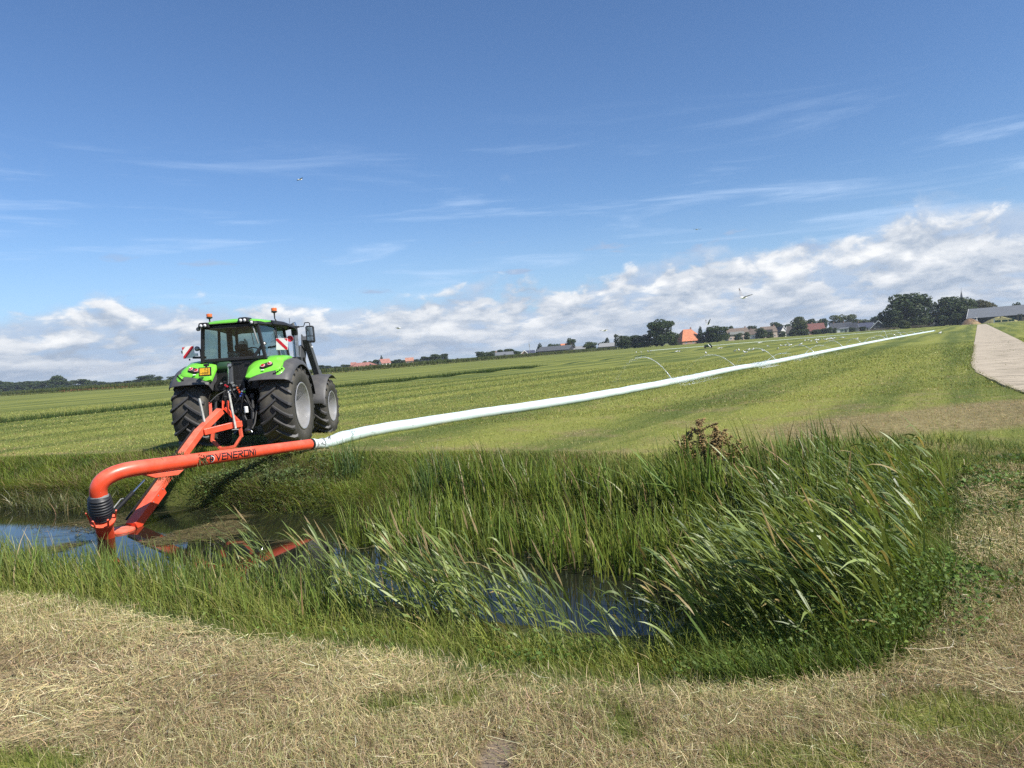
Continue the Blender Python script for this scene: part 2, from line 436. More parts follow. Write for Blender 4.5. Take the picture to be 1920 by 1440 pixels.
grass = g.mix(g.step(g.m('ADD', g.m('MULTIPLY', fine, 0.5), g.m('MULTIPLY', fine2, 0.5)), 0.34, 0.64, 0.42, 0.0), grass, (0.034, 0.050, 0.014))
grass = g.mix(g.m('MULTIPLY', g.step(fine, 0.55, 0.72), 0.38), grass, (0.26, 0.25, 0.10))
# shallow furrow of longer, darker grass and the unmown verge beyond
fur = g.step(g.m('ABSOLUTE', g.m('ADD', q_, g.m('MULTIPLY_ADD', mid, 1.2, 45.0))), 1.9, 0.9)
grass = g.mix(g.m('MULTIPLY', fur, 0.75), grass, (0.035, 0.062, 0.016))
for qq, wd, am in ((-30.0, 0.5, 0.14), (-66.0, 0.7, 0.25), (-84.0, 0.8, 0.2), (-17.5, 0.3, 0.15)):
    k = g.step(g.m('ABSOLUTE', g.m('ADD', q_, g.m('MULTIPLY_ADD', st2, 1.0, -qq - 0.5))), wd * 2.2, wd * 0.5)
    grass = g.mix(g.m('MULTIPLY', k, am), grass, (0.040, 0.066, 0.018))
straw = g.mix(g.step(fine, 0.35, 0.65), (0.12, 0.085, 0.048), (0.29, 0.225, 0.125))
straw = g.mix(g.step(fine2, 0.55, 0.7, 0.0, 0.6), straw, (0.50, 0.42, 0.27))
straw = g.mix(g.step(mid, 0.30, 0.55, 0.55, 0.0), straw, (0.085, 0.060, 0.036))
c = g.mix(zr, grass, straw)
c = g.mix(g.m('MULTIPLY', zb, 0.6), c, (0.030, 0.044, 0.014))
mudn = g.mix(fine, (0.012, 0.010, 0.007), (0.045, 0.035, 0.022))
c = g.mix(zg, c, mudn)
# bare scuffed earth by our feet
bx = g.m('POWER', g.m('DIVIDE', g.m('ADD', g.sep(pos)[0], 0.17), 0.085), 2.0); by = g.m('POWER', g.m('DIVIDE', g.m('ADD', g.sep(pos)[1], -2.92), 0.17), 2.0)
bare = g.step(g.m('ADD', g.m('ADD', bx, by), g.m('MULTIPLY', mid, 0.9)), 1.7, 0.6)
c = g.mix(bare, c, g.mix(fine2, (0.12, 0.09, 0.065), (0.27, 0.215, 0.165)))
p = g.n('ShaderNodeBsdfPrincipled', ins={'Base Color': c, 'Roughness': 0.92}); p.inputs['Specular IOR Level'].default_value = 0.12
bh = g.m('ADD', g.m('MULTIPLY', fine, 0.7), g.m('MULTIPLY', fine2, 0.4))
b = g.n('ShaderNodeBump', ins={0: 0.9, 1: 0.06, 2: 0.0}); g.put(b.inputs['Height'], bh); g.put(p.inputs['Normal'], b.outputs[0])
g.n('ShaderNodeOutputMaterial', ins={0: p.outputs[0]})
field = np_mesh('field', np.stack([GX, GY, GZ], -1).reshape(-1, 3), GF, mf, zc, smooth=True)
tag(field, 'mown green polder field with a straw covered near bank', None, None, 'structure')

# still dark ditch water with faint ripples
mw = bpy.data.materials.new('ditch_water'); mw.use_nodes = True; g = NG(mw.node_tree)
pos = g.n('ShaderNodeNewGeometry').outputs['Position']
p = g.n('ShaderNodeBsdfPrincipled', ins={'Base Color': (0.013, 0.015, 0.009, 1), 'Roughness': 0.02, 'IOR': 1.333})
p.inputs['Specular IOR Level'].default_value = 0.5
w = g.m('ADD', g.noise(g.vm('MULTIPLY', pos, (1.0, 2.2, 1.0)), 7.0, 3, 0.5, 0.3), g.m('MULTIPLY', g.noise(pos, 1.1, 2, 0.5), 1.5))
b = g.n('ShaderNodeBump', ins={0: 0.30, 1: 0.03, 2: 0.0}); g.put(b.inputs['Height'], w); g.put(p.inputs['Normal'], b.outputs[0])
g.n('ShaderNodeOutputMaterial', ins={0: p.outputs[0]})
wb = MB(); wb.add([(-62, 29, WATER_Z), (-20, 11, WATER_Z), (0, 2.6, WATER_Z), (3.2, 3.2, WATER_Z), (7, 9, WATER_Z), (5, 11.5, WATER_Z), (0, 13.5, WATER_Z), (-62, 40, WATER_Z)], [tuple(range(8))])
tag(wb.build('water', mw), 'dark ditch water reflecting blue sky', None, None, 'structure')

# pale concrete farm path, slab by slab while they can be told apart
mp = bpy.data.materials.new('pale_concrete'); mp.use_nodes = True; g = NG(mp.node_tree)
pos = g.n('ShaderNodeNewGeometry').outputs['Position']
q_ = g.vm('DOT_PRODUCT', pos, (0.838, -0.546, 0)); r_ = g.vm('DOT_PRODUCT', pos, (0.546, 0.838, 0))
a = g.noise(pos, 0.8, 5, 0.65); f = g.noise(pos, 30.0, 4, 0.7)
c = g.mix(g.step(a, 0.3, 0.7), (0.38, 0.32, 0.235), (0.53, 0.45, 0.335))
c = g.mix(g.step(f, 0.40, 0.62, 0.35, 0.0), c, (0.17, 0.145, 0.11))
cr = g.noise(g.xyz(g.m('MULTIPLY', q_, 0.55), g.m('MULTIPLY', r_, 3.2), 0.0), 1.5, 5, 0.6, 0.4)
side = g.step(g.m('ABSOLUTE', g.m('ADD', q_, -1.3)), 1.2, 0.3)
c = g.mix(g.m('MULTIPLY', g.step(cr, 0.57, 0.62), g.m('MULTIPLY', side, 0.85)), c, (0.055, 0.058, 0.032))
p = g.n('ShaderNodeBsdfPrincipled', ins={'Base Color': c, 'Roughness': 0.9}); p.inputs['Specular IOR Level'].default_value = 0.2
b = g.n('ShaderNodeBump', ins={0: 0.5, 1: 0.01, 2: 0.0}); g.put(b.inputs['Height'], f); g.put(p.inputs['Normal'], b.outputs[0])
g.n('ShaderNodeOutputMaterial', ins={0: p.outputs[0]})
def path_q(r):
    lq = np.interp(r, [8, 13, 17, 20, 24.5, 28, 31, 60, 330], [4.6, 2.4, 1.35, .75, .25, -.1, -.28, -.3, -.3])
    rq = np.interp(r, [8, 13, 17, 20, 24.5, 30, 60, 330], [8.5, 6.2, 4.9, 4.1, 3.2, 2.65, 2.5, 2.5])
    return lq, rq
rp = random.Random(4)
path = MB(); rows = []
for r in list(np.arange(8, 66, 1.0)) + list(np.arange(66, 335, 8.0)):
    l, rr = path_q(r); rows.append([(*from_qr(l + (rr - l) * k / 4, r), -0.012 if r < 66 else 0.03) for k in range(5)])
path.sheet(rows)
mearth = mat('joint_earth', (0.05, 0.045, 0.028), 0.95, var=0.4, vscale=3)
path_o = tag(path.build('path', mp, fix=False), 'pale concrete farm path running to the far yard', None, None, 'structure')
r = 10.0
while r < 66:
    L = 0.9 + rp.random() * 1.0
    gap = 0.006 + rp.random() ** 2 * 0.03
    l0, r0 = path_q(r); l1, r1 = path_q(r + L - gap)
    jl, jr = rp.uniform(-.04, .03), rp.uniform(-.03, .04)
    zz = 0.014 + rp.uniform(-0.003, 0.003)
    sl = MB(); k = 5
    top = [[(*from_qr(a + (b_ - a) * i / k, rr2), zz) for i in range(k + 1)] for rr2, a, b_ in ((r, l0 + jl, r0 + jr), (r + L - gap, l1 + jl, r1 + jr))]
    sl.sheet(top, 0.09, (0, 0, -1))
    sl.build('slab', mp, path_o)
    r += L

# ------------------------------------------------------------------ grass, straw, reeds (numpy built, one mesh per mass)
rng = np.random.RandomState(11)
M_leaf = leaf_mat('grass_blades', transl=0.35, rough=0.6)
M_reed = leaf_mat('reed_leaves', transl=0.30, rough=0.42, spec=0.4)
M_straw = leaf_mat('straw', transl=0.12, rough=0.75, spec=0.15)
def mixc(a, b, t): return np.asarray(a)[None] * (1 - t[:, None]) + np.asarray(b)[None] * t[:, None]
def jitter(c, s=0.25):
    k = np.exp(rng.randn(len(c), 1) * s); h = 1 + rng.randn(len(c), 3) * 0.07
    return np.clip(c * k * h, 0.003, 0.85).astype(np.float32)
def in_view(x, y, margin=1.12):
    """rough fan in front of the camera; nothing outside it could be seen even from a step aside"""
    return (np.abs(x) < 0.72 * margin * y + 1.2) & (y > 1.8)
def scatter(n, x0, x1, y0, y1):
    return rng.uniform(x0, x1, n), rng.uniform(y0, y1, n)

# mown field: short blades, sparser and wider with distance
def field_grass(n, ymin, ymax, hmul, wmul):
    u = rng.rand(n); y = ymin * (ymax / ymin) ** u; x = rng.uniform(-1, 1, n) * (0.80 * y + 2.0)
    d = ditch_d(x, y); q, r = qr(x, y); lq, rq = path_q(r)
    far = y > (10.3 - 0.42 * x)
    k = (d < 0.15) & far & ~((q > lq - 0.06) & (q < rq + 0.06) & (rng.rand(n) > 0.02))
    x, y, d, q, r = x[k], y[k], d[k], q[k], r[k]; n = len(x)
    z = height(x, y, d); dr = dryness(x, y, d)
    st = fbm(q, r * 0.035, 0.3, 4, 41); tone = sstep(st * 0.7 + fbm(x, y, 1.3, 3, 43) * 0.3 + .04 * np.sin(q * 1.45 + 1.5), 0.34, 0.66)
    c = mixc((0.128, 0.160, 0.040), (0.255, 0.272, 0.076), tone)
    pale = rng.rand(n) < (0.16 + 0.12 * tone) * np.where(y > 18, .45, 1)
    c[pale] = mixc((0.33, 0.31, 0.11), (0.45, 0.39, 0.17), rng.rand(pale.sum()))
    isdry = rng.rand(n) < dr
    c[isdry] = mixc((0.26, 0.185, 0.095), (0.46, 0.36, 0.20), rng.rand(isdry.sum()))
    c = jitter(c, 0.28)
    s = np.clip(y / 14, 0.8, 3)
    H = rng.uniform(0.018, 0.055, n) * hmul * s ** 0.45; W = rng.uniform(0.006, 0.014, n) * wmul * s
    yaw = rng.uniform(0, PI, n); lean = rng.randn(n, 2) * 0.85 + np.array([-0.25, 0.3])
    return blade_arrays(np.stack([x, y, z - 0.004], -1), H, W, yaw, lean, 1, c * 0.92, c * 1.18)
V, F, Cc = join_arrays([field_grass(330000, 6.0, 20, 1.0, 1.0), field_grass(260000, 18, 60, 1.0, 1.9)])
tag(np_mesh('field_grass', V, F, M_leaf, Cc), 'short mown grass covering the field', 'grass', kind='stuff')

# straw and stubble of the mown near bank
def near_points(n, ymax=8.5):
    y = rng.uniform(2.2, ymax, n); x = rng.uniform(-1, 1, n) * (0.75 * y + 0.8) * 1.18 + 0.25
    d = ditch_d(x, y); side = y < (10.6 - 0.42 * x)
    return x, y, d, side
parts = []
x, y, d, side = near_points(580000, 9.0)
dr = dryness(x, y, d); k = side & (d < 0.2) & (~bare_spot(x, y) | (rng.rand(len(x)) < .28)) & (rng.rand(len(x)) < dr * np.clip(3.9 / y, 0.2, 1)); x, y, d = x[k], y[k], d[k]; n = len(x)
z = height(x, y, d)
swirl = fbm(x, y, 0.9, 3, 21) * 9
ang = swirl + rng.randn(n) * 0.75; Ln = np.clip(rng.gamma(2.0, 0.024, n), 0.012, 0.26)
a3 = np.stack([np.cos(ang), np.sin(ang), rng.normal(0.04, 0.20, n)], -1) * Ln[:, None] / 2
cpt = np.stack([x, y, z + 0.006 + rng.rand(n) ** 2 * 0.045 + np.abs(a3[:, 2])], -1)
wv = np.stack([-np.sin(ang), np.cos(ang), rng.randn(n) * 0.3], -1) * (rng.uniform(0.0009, 0.0026, n) * np.clip(y / 3.4, 0.9, 2))[:, None] / 2
bend = np.stack([-np.sin(ang), np.cos(ang), np.zeros(n)], -1) * (rng.randn(n) * 0.10 * Ln)[:, None]
V = np.stack([cpt - a3 - wv, cpt - a3 + wv, cpt + bend - wv, cpt + bend + wv, cpt + a3 - wv * .5, cpt + a3 + wv * .5], 1)
q = np.array([[0, 1, 3, 2], [2, 3, 5, 4]]); F = (np.arange(n)[:, None, None] * 6 + q[None]).reshape(-1, 4)
tone = np.clip(fbm(x, y, 1.1, 4, 23) * 1.7 - 0.50 + np.clip((y - 3.5) * .16, -.2, .25) + rng.randn(n) * 0.20, 0, 1)
c = mixc((0.19, 0.130, 0.068), (0.66, 0.545, 0.29), tone); c[rng.rand(n) < 0.07] = (0.72, 0.63, 0.40); gq = rng.rand(n) < 0.10; c[gq] = mixc((0.22, 0.24, 0.08), (0.36, 0.36, 0.15), rng.rand(gq.sum()))
c = jitter(c, 0.22)
parts.append((V.reshape(-1, 3), F, np.repeat(c, 6, 0)))
x, y, d, side = near_points(500000, 9.0)
dr = dryness(x, y, d); sb = fbm(x, y, 0.75, 3, 29)
k = side & (d < 0.35) & ~bare_spot(x, y) & (rng.rand(len(x)) < (0.15 + dr * 0.85) * sstep(sb + 0.22 * sstep(d, -1.1, 0.0), 0.40, 0.66) * np.clip(4.2 / y, 0.25, 1)); x, y, d = x[k], y[k], d[k]; n = len(x)
c = mixc((0.36, 0.29, 0.14), (0.66, 0.57, 0.33), rng.rand(n)); gr = rng.rand(n) < 0.24 + 0.3 * sstep(d, -0.4, 0.2)
c[gr] = mixc((0.16, 0.20, 0.05), (0.30, 0.31, 0.10), rng.rand(gr.sum())); c = jitter(c, 0.18)
yaw = rng.uniform(0, PI, n); lean = rng.randn(n, 2) * 0.42 + np.array([-0.15, 0.05])
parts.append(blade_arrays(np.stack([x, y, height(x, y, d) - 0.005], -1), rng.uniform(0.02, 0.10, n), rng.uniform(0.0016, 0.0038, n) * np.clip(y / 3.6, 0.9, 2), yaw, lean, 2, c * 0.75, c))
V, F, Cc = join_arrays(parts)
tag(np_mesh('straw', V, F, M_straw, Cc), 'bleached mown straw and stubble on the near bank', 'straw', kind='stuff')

# green grass on the near bank: tufts in the straw, lawn patches, fringe at the lip
parts = []
x, y, d, side = near_points(360000, 9.0)
dr = dryness(x, y, d); tn = fbm(x, y, 1.7, 3, 31)
lip = np.exp(-((d - 0.75) / 0.45) ** 2)
k = side & (d < 1.7) & (rng.rand(len(x)) < np.clip((1 - dr) * (d < -0.1) * 0.8 + sstep(tn, 0.60, 0.72) * 0.16 + lip * 0.75, 0, 1) * np.clip(4.3 / y, 0.3, 1)); x, y, d = x[k], y[k], d[k]; n = len(x)
lipk = np.exp(-((d - 0.8) / 0.45) ** 2)
c = mixc((0.095, 0.135, 0.024), (0.285, 0.315, 0.068), np.clip(rng.rand(n) * 0.6 + lipk * 0.4, 0, 1))
ye = rng.rand(n) < 0.14; c[ye] = mixc((0.24, 0.25, 0.08), (0.40, 0.34, 0.16), rng.rand(ye.sum())); c = jitter(c, 0.25)
H = rng.uniform(0.03, 0.09, n) * (1 - lipk) + lipk * np.clip(rng.gamma(2.0, 0.055, n), 0.03, 0.32) * np.where(x < -1.6, 1.5, 1.0)
W = (0.0022 + 0.0035 * lipk * rng.rand(n) + rng.rand(n) * 0.0015) * np.clip(y / 3.8, 0.9, 2)
lean = rng.randn(n, 2) * 0.38 + np.array([-0.28, 0.04])
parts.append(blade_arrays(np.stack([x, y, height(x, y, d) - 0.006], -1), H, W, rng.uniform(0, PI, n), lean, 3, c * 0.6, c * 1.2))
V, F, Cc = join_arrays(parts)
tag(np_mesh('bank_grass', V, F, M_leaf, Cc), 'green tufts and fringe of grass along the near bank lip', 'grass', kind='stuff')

# long rough grass down the far bank
n0 = 120000
x = rng.uniform(-17, 6.5, n0); y = np.interp(x, EDGE[::-1][:12, 0], EDGE[::-1][:12, 1]) - rng.uniform(-.3, 2.7, n0); x = x + rng.randn(n0) * .05; d = ditch_d(x, y)
far = y > (10.0 - 0.42 * x)
tn = fbm(x, y, 1.2, 3, 51)
k = far & (d > -0.55 + .45 * rng.rand(n0)) & (d < 1.7) & in_view(x, y) & (rng.rand(n0) < 0.35 + 0.65 * sstep(tn, 0.35, 0.6)); x, y, d, tn = x[k], y[k], d[k], tn[k]; n = len(x)
c = mixc((0.075, 0.118, 0.018), (0.205, 0.245, 0.045), np.clip(tn * 1.6 - 0.35 + rng.randn(n) * 0.18, 0, 1))
br = rng.rand(n) < 0.10 + 0.25 * sstep(fbm(x, y, 0.7, 3, 53), 0.52, 0.66); c[br] = mixc((0.19, 0.14, 0.07), (0.31, 0.24, 0.12), rng.rand(br.sum())); c = jitter(c, 0.25)
H = rng.uniform(0.12, 0.36, n) * (0.16 + 0.84 * sstep(d, -0.45, 0.5)) * (0.8 + 0.35 * sstep(d, 1.0, 1.6))
nx_, ny_ = -0.39, -0.92
lean = rng.randn(n, 2) * 0.45 + np.array([nx_ - 0.1, ny_]) * (0.35 + 0.45 * sstep(d, 1.0, 1.6))[:, None]
W = rng.uniform(0.005, 0.010, n) * np.clip(y / 12, 0.85, 1.8)
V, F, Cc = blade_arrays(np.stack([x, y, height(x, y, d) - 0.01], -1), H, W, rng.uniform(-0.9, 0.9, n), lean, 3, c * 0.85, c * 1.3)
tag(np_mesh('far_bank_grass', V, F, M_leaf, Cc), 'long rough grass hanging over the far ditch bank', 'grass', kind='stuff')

# strip of longer grass along the shallow furrow across the field
n0 = 26000
r = rng.uniform(2, 75, n0); q = -45.6 + rng.randn(n0) * 0.75; x, y = from_qr(q, r)
c = jitter(mixc((0.035, 0.066, 0.015), (0.075, 0.115, 0.028), rng.rand(n0)), 0.2)
V, F, Cc = blade_arrays(np.stack([x, y, height(x, y) - 0.01], -1), rng.uniform(0.15, 0.42, n0), rng.uniform(0.03, 0.06, n0), rng.uniform(-1, 1, n0), rng.randn(n0, 2) * 0.3, 1, c * 0.7, c)
tag(np_mesh('furrow_grass', V, F, M_leaf, Cc), 'dark strip of longer grass along a shallow field furrow', 'grass', kind='stuff')

# weeds growing in the joints and along the edge of the concrete path
n0 = 9000
r = rng.uniform(12, 60, n0); lq, rq = path_q(r); e = rng.rand(n0) < 0.75
q = np.where(e, np.where(rng.rand(n0) < 0.6, lq, rq) + rng.randn(n0) * 0.07, lq + (rq - lq) * rng.uniform(0.2, 0.95, n0))
jt = np.sin(np.floor(r / 1.3) * 91.7) > 0.2; k = e | jt; r, q, e = r[k], q[k], e[k]; n0 = len(r)
r = np.where(e, r, np.floor(r / 1.3) * 1.3 + rng.randn(n0) * 0.03)
x, y = from_qr(q, r); c = jitter(mixc((0.12, 0.145, 0.035), (0.32, 0.30, 0.11), rng.rand(n0)), 0.2)
V, F, Cc = blade_arrays(np.stack([x, y, np.full(n0, 0.005)], -1), rng.uniform(0.015, 0.045, n0), rng.uniform(0.010, 0.025, n0), rng.uniform(-1, 1, n0), rng.randn(n0, 2) * 0.5, 1, c * 0.8, c)
tag(np_mesh('path_weeds', V, F, M_leaf, Cc), 'low weeds in the joints and edges of the concrete path', 'weeds', kind='stuff')

# ---- upright sedge and reedmace blades standing in the ditch
def sedge(cx, cy, n, hmin, hmax, wmin, wmax, spread, colr, lean0, nseg=5, z=None, leansd=0.16):
    """clumps (cx, cy arrays) of n blades each"""
    m = len(cx); px = np.repeat(cx, n) + rng.randn(m * n) * spread; py = np.repeat(cy, n) + rng.randn(m * n) * spread
    zz = np.maximum(height(px, py), WATER_Z - 0.1) if z is None else np.full(m * n, z)
    cl = np.repeat(rng.uniform(0.75, 1.1, m), n)
    H = rng.uniform(hmin, hmax, m * n) * cl; W = rng.uniform(wmin, wmax, m * n)
    a, b_ = colr; c = mixc(a, b_, np.clip(np.repeat(rng.rand(m), n) * 0.6 + rng.rand(m * n) * 0.4, 0, 1))
    dead = rng.rand(m * n) < 0.06; c[dead] = mixc((0.30, 0.22, 0.10), (0.48, 0.38, 0.20), rng.rand(dead.sum()))
    c = jitter(c, 0.18)
    lean = rng.randn(m * n, 2) * leansd + np.array(lean0) + np.repeat(rng.randn(m, 2) * 0.06, n, 0)
    flop = rng.rand(m * n) < 0.10; lean[flop] *= 2.6
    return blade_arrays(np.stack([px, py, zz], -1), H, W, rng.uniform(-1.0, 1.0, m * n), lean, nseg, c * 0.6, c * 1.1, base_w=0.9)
GR = ((0.078, 0.120, 0.024), (0.205, 0.255, 0.055))
parts = []
# left near bank
xx = rng.uniform(-8.2, -1.9, 330); dd = rng.uniform(0.6, 2.2, 330)
def along_near(xx, dd):
    yy = np.interp(xx, EDGE[:20, 0], EDGE[:20, 1]); return xx + 0.40 * dd, yy + 0.90 * dd
px, py = along_near(xx, dd)
parts.append(sedge(px, py, 10, 0.22, 0.56, 0.006, 0.014, 0.075, GR, (-0.06, 0.0), 4))
V, F, Cc = join_arrays(parts)
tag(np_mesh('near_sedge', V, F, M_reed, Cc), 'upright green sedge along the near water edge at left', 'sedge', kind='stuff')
# far bank bed, middle
parts = []
t = rng.rand(340) ** 0.9
bx = -1.25 + 4.7 * t + rng.randn(340) * 0.1
by_top = np.interp(bx, [-12.9, -10.6, -7.3, -3.9, -1.6, .27, 2.5, 4], [18.1, 17.3, 15.9, 14.3, 12.9, 12.0, 10.5, 10.25])
off = rng.uniform(1.0, 3.3, 340)
px, py = bx - 0.39 * off, by_top - 0.92 * off
parts.append(sedge(px, py, 12, 0.38, 0.80, 0.013, 0.027, 0.085, ((0.078, 0.125, 0.020), (0.225, 0.275, 0.050)), (-0.07, -0.03), 5))
px, py = rng.uniform(2.0, 4.6, 90), rng.uniform(7.6, 9.9, 90)
parts.append(sedge(px, py, 12, 0.45, 0.85, 0.012, 0.024, 0.10, GR, (-0.12, -0.03), 5))
parts.append(sedge(np.array([-3.15, -2.95, -1.4, -1.25, -1.1, -1.5]), np.array([12.9, 12.85, 11.3, 11.5, 11.2, 11.1]), 30, 0.5, 0.9, 0.010, 0.018, 0.08, ((0.07, 0.12, 0.035), (0.13, 0.19, 0.055)), (-0.03, 0), 5))
parts.append(sedge(rng.uniform(1.75, 2.5, 12), rng.uniform(8.7, 9.4, 12), 9, 0.75, 1.05, 0.024, 0.042, 0.07, ((0.10, 0.155, 0.030), (0.22, 0.285, 0.060)), (-0.20, -0.06), 6, leansd=0.2))
parts.append(sedge(rng.uniform(2.9, 4.2, 14), rng.uniform(8.4, 9.4, 14), 9, 0.6, 1.0, 0.018, 0.034, 0.08, ((0.08, 0.13, 0.026), (0.18, 0.245, 0.055)), (-0.10, -0.03), 6, leansd=0.2))
parts.append(sedge(rng.uniform(2.6, 3.3, 9), rng.uniform(5.8, 7.6, 9), 12, 0.5, 0.9, 0.014, 0.026, 0.08, GR, (-0.10, 0), 6, leansd=0.14))
V, F, Cc = join_arrays(parts)
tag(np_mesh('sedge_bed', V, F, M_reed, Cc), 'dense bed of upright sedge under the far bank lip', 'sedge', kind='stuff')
# ragged short growth in the water at the far left
xx = rng.uniform(-13, -7.4, 150); yt = np.interp(xx, EDGE[::-1][:12, 0], EDGE[::-1][:12, 1]); off = rng.uniform(1.4, 2.3, 150)
V, F, Cc = sedge(xx - 0.39 * off, yt - 0.92 * off, 22, 0.15, 0.5, 0.008, 0.018, 0.13, ((0.075, 0.085, 0.025), (0.15, 0.165, 0.05)), (-0.1, -0.1), 3, WATER_Z - 0.02, 0.5)
tag(np_mesh('marsh_plants', V, F, M_reed, Cc), 'low marsh plants in the water at the far left', 'plants', kind='stuff')

# ---- reeds: stems with long leaves streaming to the left in the wind
def reeds(px, py, hmin, hmax, leanv, leaf_len=(0.22, 0.46), leaf_w=(0.012, 0.026), every=0.10, colr=((0.080, 0.125, 0.030), (0.215, 0.265, 0.070)), plume=0.10):
    SV, SF, SC = [], [], []; k = 0; LP, LH, LW, LY, LL, LC, LD = [], [], [], [], [], [], []
    Vs, Fs, Cs = [], [], []
    for i in range(len(px)):
        H = rng.uniform(hmin, hmax); z0 = max(float(height(np.array([px[i]]), np.array([py[i]]))[0]), WATER_Z - 0.15)
        l = np.array(leanv) + rng.randn(2) * 0.10
        ts = np.linspace(0, 1, 6); P = np.stack([px[i] + l[0] * H * ts ** 1.7, py[i] + l[1] * H * ts ** 1.7, z0 + H * ts * (1 - 0.10 * (l @ l) * ts)], -1)
        c = np.array(colr[0]) * (1 - (s := rng.rand())) + np.array(colr[1]) * s
        sw = 0.0035
        for a_ in (0, 1):
            wv = np.array([math.cos(a_ * 1.57 + .4), math.sin(a_ * 1.57 + .4), 0]) * sw
            pr = np.linspace(1, 0.4, 6)[:, None]
            Vs.append(np.stack([P - wv * pr, P + wv * pr], 1).reshape(-1, 3)); Fs.append(np.array([[2 * j, 2 * j + 1, 2 * j + 3, 2 * j + 2] for j in range(5)]) + k); k += 12
            Cs.append(np.tile(c * np.array([1.25, 1.05, 0.9]), (12, 1)))
        nl = int(H * 0.88 / every)
        for j in range(nl):
            t = 0.16 + 0.84 * (j + rng.rand() * 0.6) / nl
            b = np.array([np.interp(t, ts, P[:, m]) for m in range(3)])
            side = rng.uniform(-0.95, 0.95) + (0.55 if j % 2 else -0.55)
            wd = math.atan2(leanv[1] - 0.05, leanv[0] - 0.25) + side * (0.75 if t < 0.75 else 0.4)
            Ld = rng.uniform(*leaf_len) * (0.75 + 0.5 * math.sin(PI * min(t, 1) ** 0.8)); Wd = rng.uniform(*leaf_w)
            up = rng.uniform(0.7, 1.9) if t < 0.8 else rng.uniform(1.0, 2.2)
            u = np.linspace(0, 1, 6)
            dirh = np.array([math.cos(wd), math.sin(wd)]); droop = rng.uniform(0.08, 0.62) if rng.rand() < 0.8 else rng.uniform(0.7, 1.1)
            sl = math.cos(math.atan(up)); LPt = np.stack([b[0] + dirh[0] * Ld * sl * u, b[1] + dirh[1] * Ld * sl * u, b[2] + Ld * (math.sin(math.atan(up)) * u - droop * 0.62 * u ** 2.2)], -1)
            roll = rng.uniform(-0.9, 0.9); nv = np.array([-dirh[1] * math.cos(roll), dirh[0] * math.cos(roll), math.sin(roll)])
            pr = np.interp(u, [0, 0.12, 0.3, 0.65, 1], [0.35, 0.8, 1, 0.75, 0.03])[:, None] * Wd / 2
            Vs.append(np.stack([LPt - nv * pr, LPt + nv * pr], 1).reshape(-1, 3)); Fs.append(np.array([[2 * m, 2 * m + 1, 2 * m + 3, 2 * m + 2] for m in range(5)]) + k); k += 12
            lc = c * math.exp(rng.randn() * 0.2)
            if rng.rand() < 0.05: lc = np.array((0.36, 0.28, 0.12)) * rng.uniform(0.7, 1.2)
            Cs.append(np.tile(lc, (12, 1)))
        if rng.rand() < plume:                                      # pale dry panicle above the leaves
            tip = P[-1]; dv = P[-1] - P[-2]; dv /= np.linalg.norm(dv)
            L2 = rng.uniform(0.14, 0.24); u = np.linspace(0, 1, 6)
            Pp = tip + dv * (u * L2)[:, None]
            for a_ in (0, 1, 2):
                wv = np.array([math.cos(a_ * 1.05), math.sin(a_ * 1.05), 0])
                pr = np.array([0.25, 0.9, 1.2, 0.9, 0.6, 0.1])[:, None] * 0.007
                Vs.append(np.stack([Pp - wv * pr, Pp + wv * pr], 1).reshape(-1, 3)); Fs.append(np.array([[2 * m, 2 * m + 1, 2 * m + 3, 2 * m + 2] for m in range(5)]) + k); k += 12
                Cs.append(np.tile(np.array((0.50, 0.40, 0.24)) * rng.uniform(0.7, 1.1), (12, 1)))
    return np.concatenate(Vs), np.concatenate(Fs), np.concatenate(Cs).astype(np.float32)
# clump on the near bank in the middle of the picture
N = 120; xx = np.clip(rng.normal(-1.1, 0.38, N), -2.0, -0.35); dd = rng.uniform(0.75, 2.1, N); px, py = along_near(xx, dd)
px = np.concatenate([px, along_near(np.linspace(-3.6, -1.9, 26) + rng.randn(26) * .1, np.full(26, 1.7))[0]]); py = np.concatenate([py, along_near(np.linspace(-3.6, -1.9, 26), rng.uniform(1.3, 2.2, 26))[1]])
V, F, Cc = reeds(px, py, 0.36, 0.82, (-0.27, 0.02), (0.16, 0.36), (0.011, 0.024), plume=0.20, every=0.085)
tag(np_mesh('reeds', V, F, M_reed, Cc), 'windblown reeds on the near bank in front of the dark water', 'reeds', kind='stuff')
# thin fringe with gaps to the water
N = 48; xx = rng.uniform(-0.35, 1.3, N); dd = rng.uniform(0.5, 1.8, N); px, py = along_near(xx, dd)
V, F, Cc = reeds(px, py, 0.28, 0.72, (-0.25, 0.02), (0.14, 0.30), (0.011, 0.022), 0.10, plume=0.02)
tag(np_mesh('reed_fringe', V, F, M_reed, Cc), 'sparse young reeds with blue water showing between them', 'reeds', kind='stuff')
# big bed closing the right end of the ditch
N = 500; px = rng.uniform(0.9, 4.3, N); py = rng.uniform(3.9, 8.8, N); dq = ditch_d(px, py)
px = np.concatenate([px, rng.uniform(1.5, 3.0, 170)]); py = np.concatenate([py, rng.uniform(3.8, 5.4, 170)]); dq = ditch_d(px, py)
k = (dq > 0.28) & (px > 1.0 + 0.05 * (py - 4) + 0.5 * (py > 6.5)); px, py = px[k], py[k]
V, F, Cc = reeds(px, py, 0.36, 0.80, (-0.27, 0.03), (0.22, 0.46), (0.014, 0.032), 0.085, ((0.076, 0.120, 0.030), (0.215, 0.265, 0.078)), plume=0.02)
tag(np_mesh('reed_bed', V, F, M_reed, Cc), 'large reed bed bent left by wind at the ditch end', 'reeds', kind='stuff')

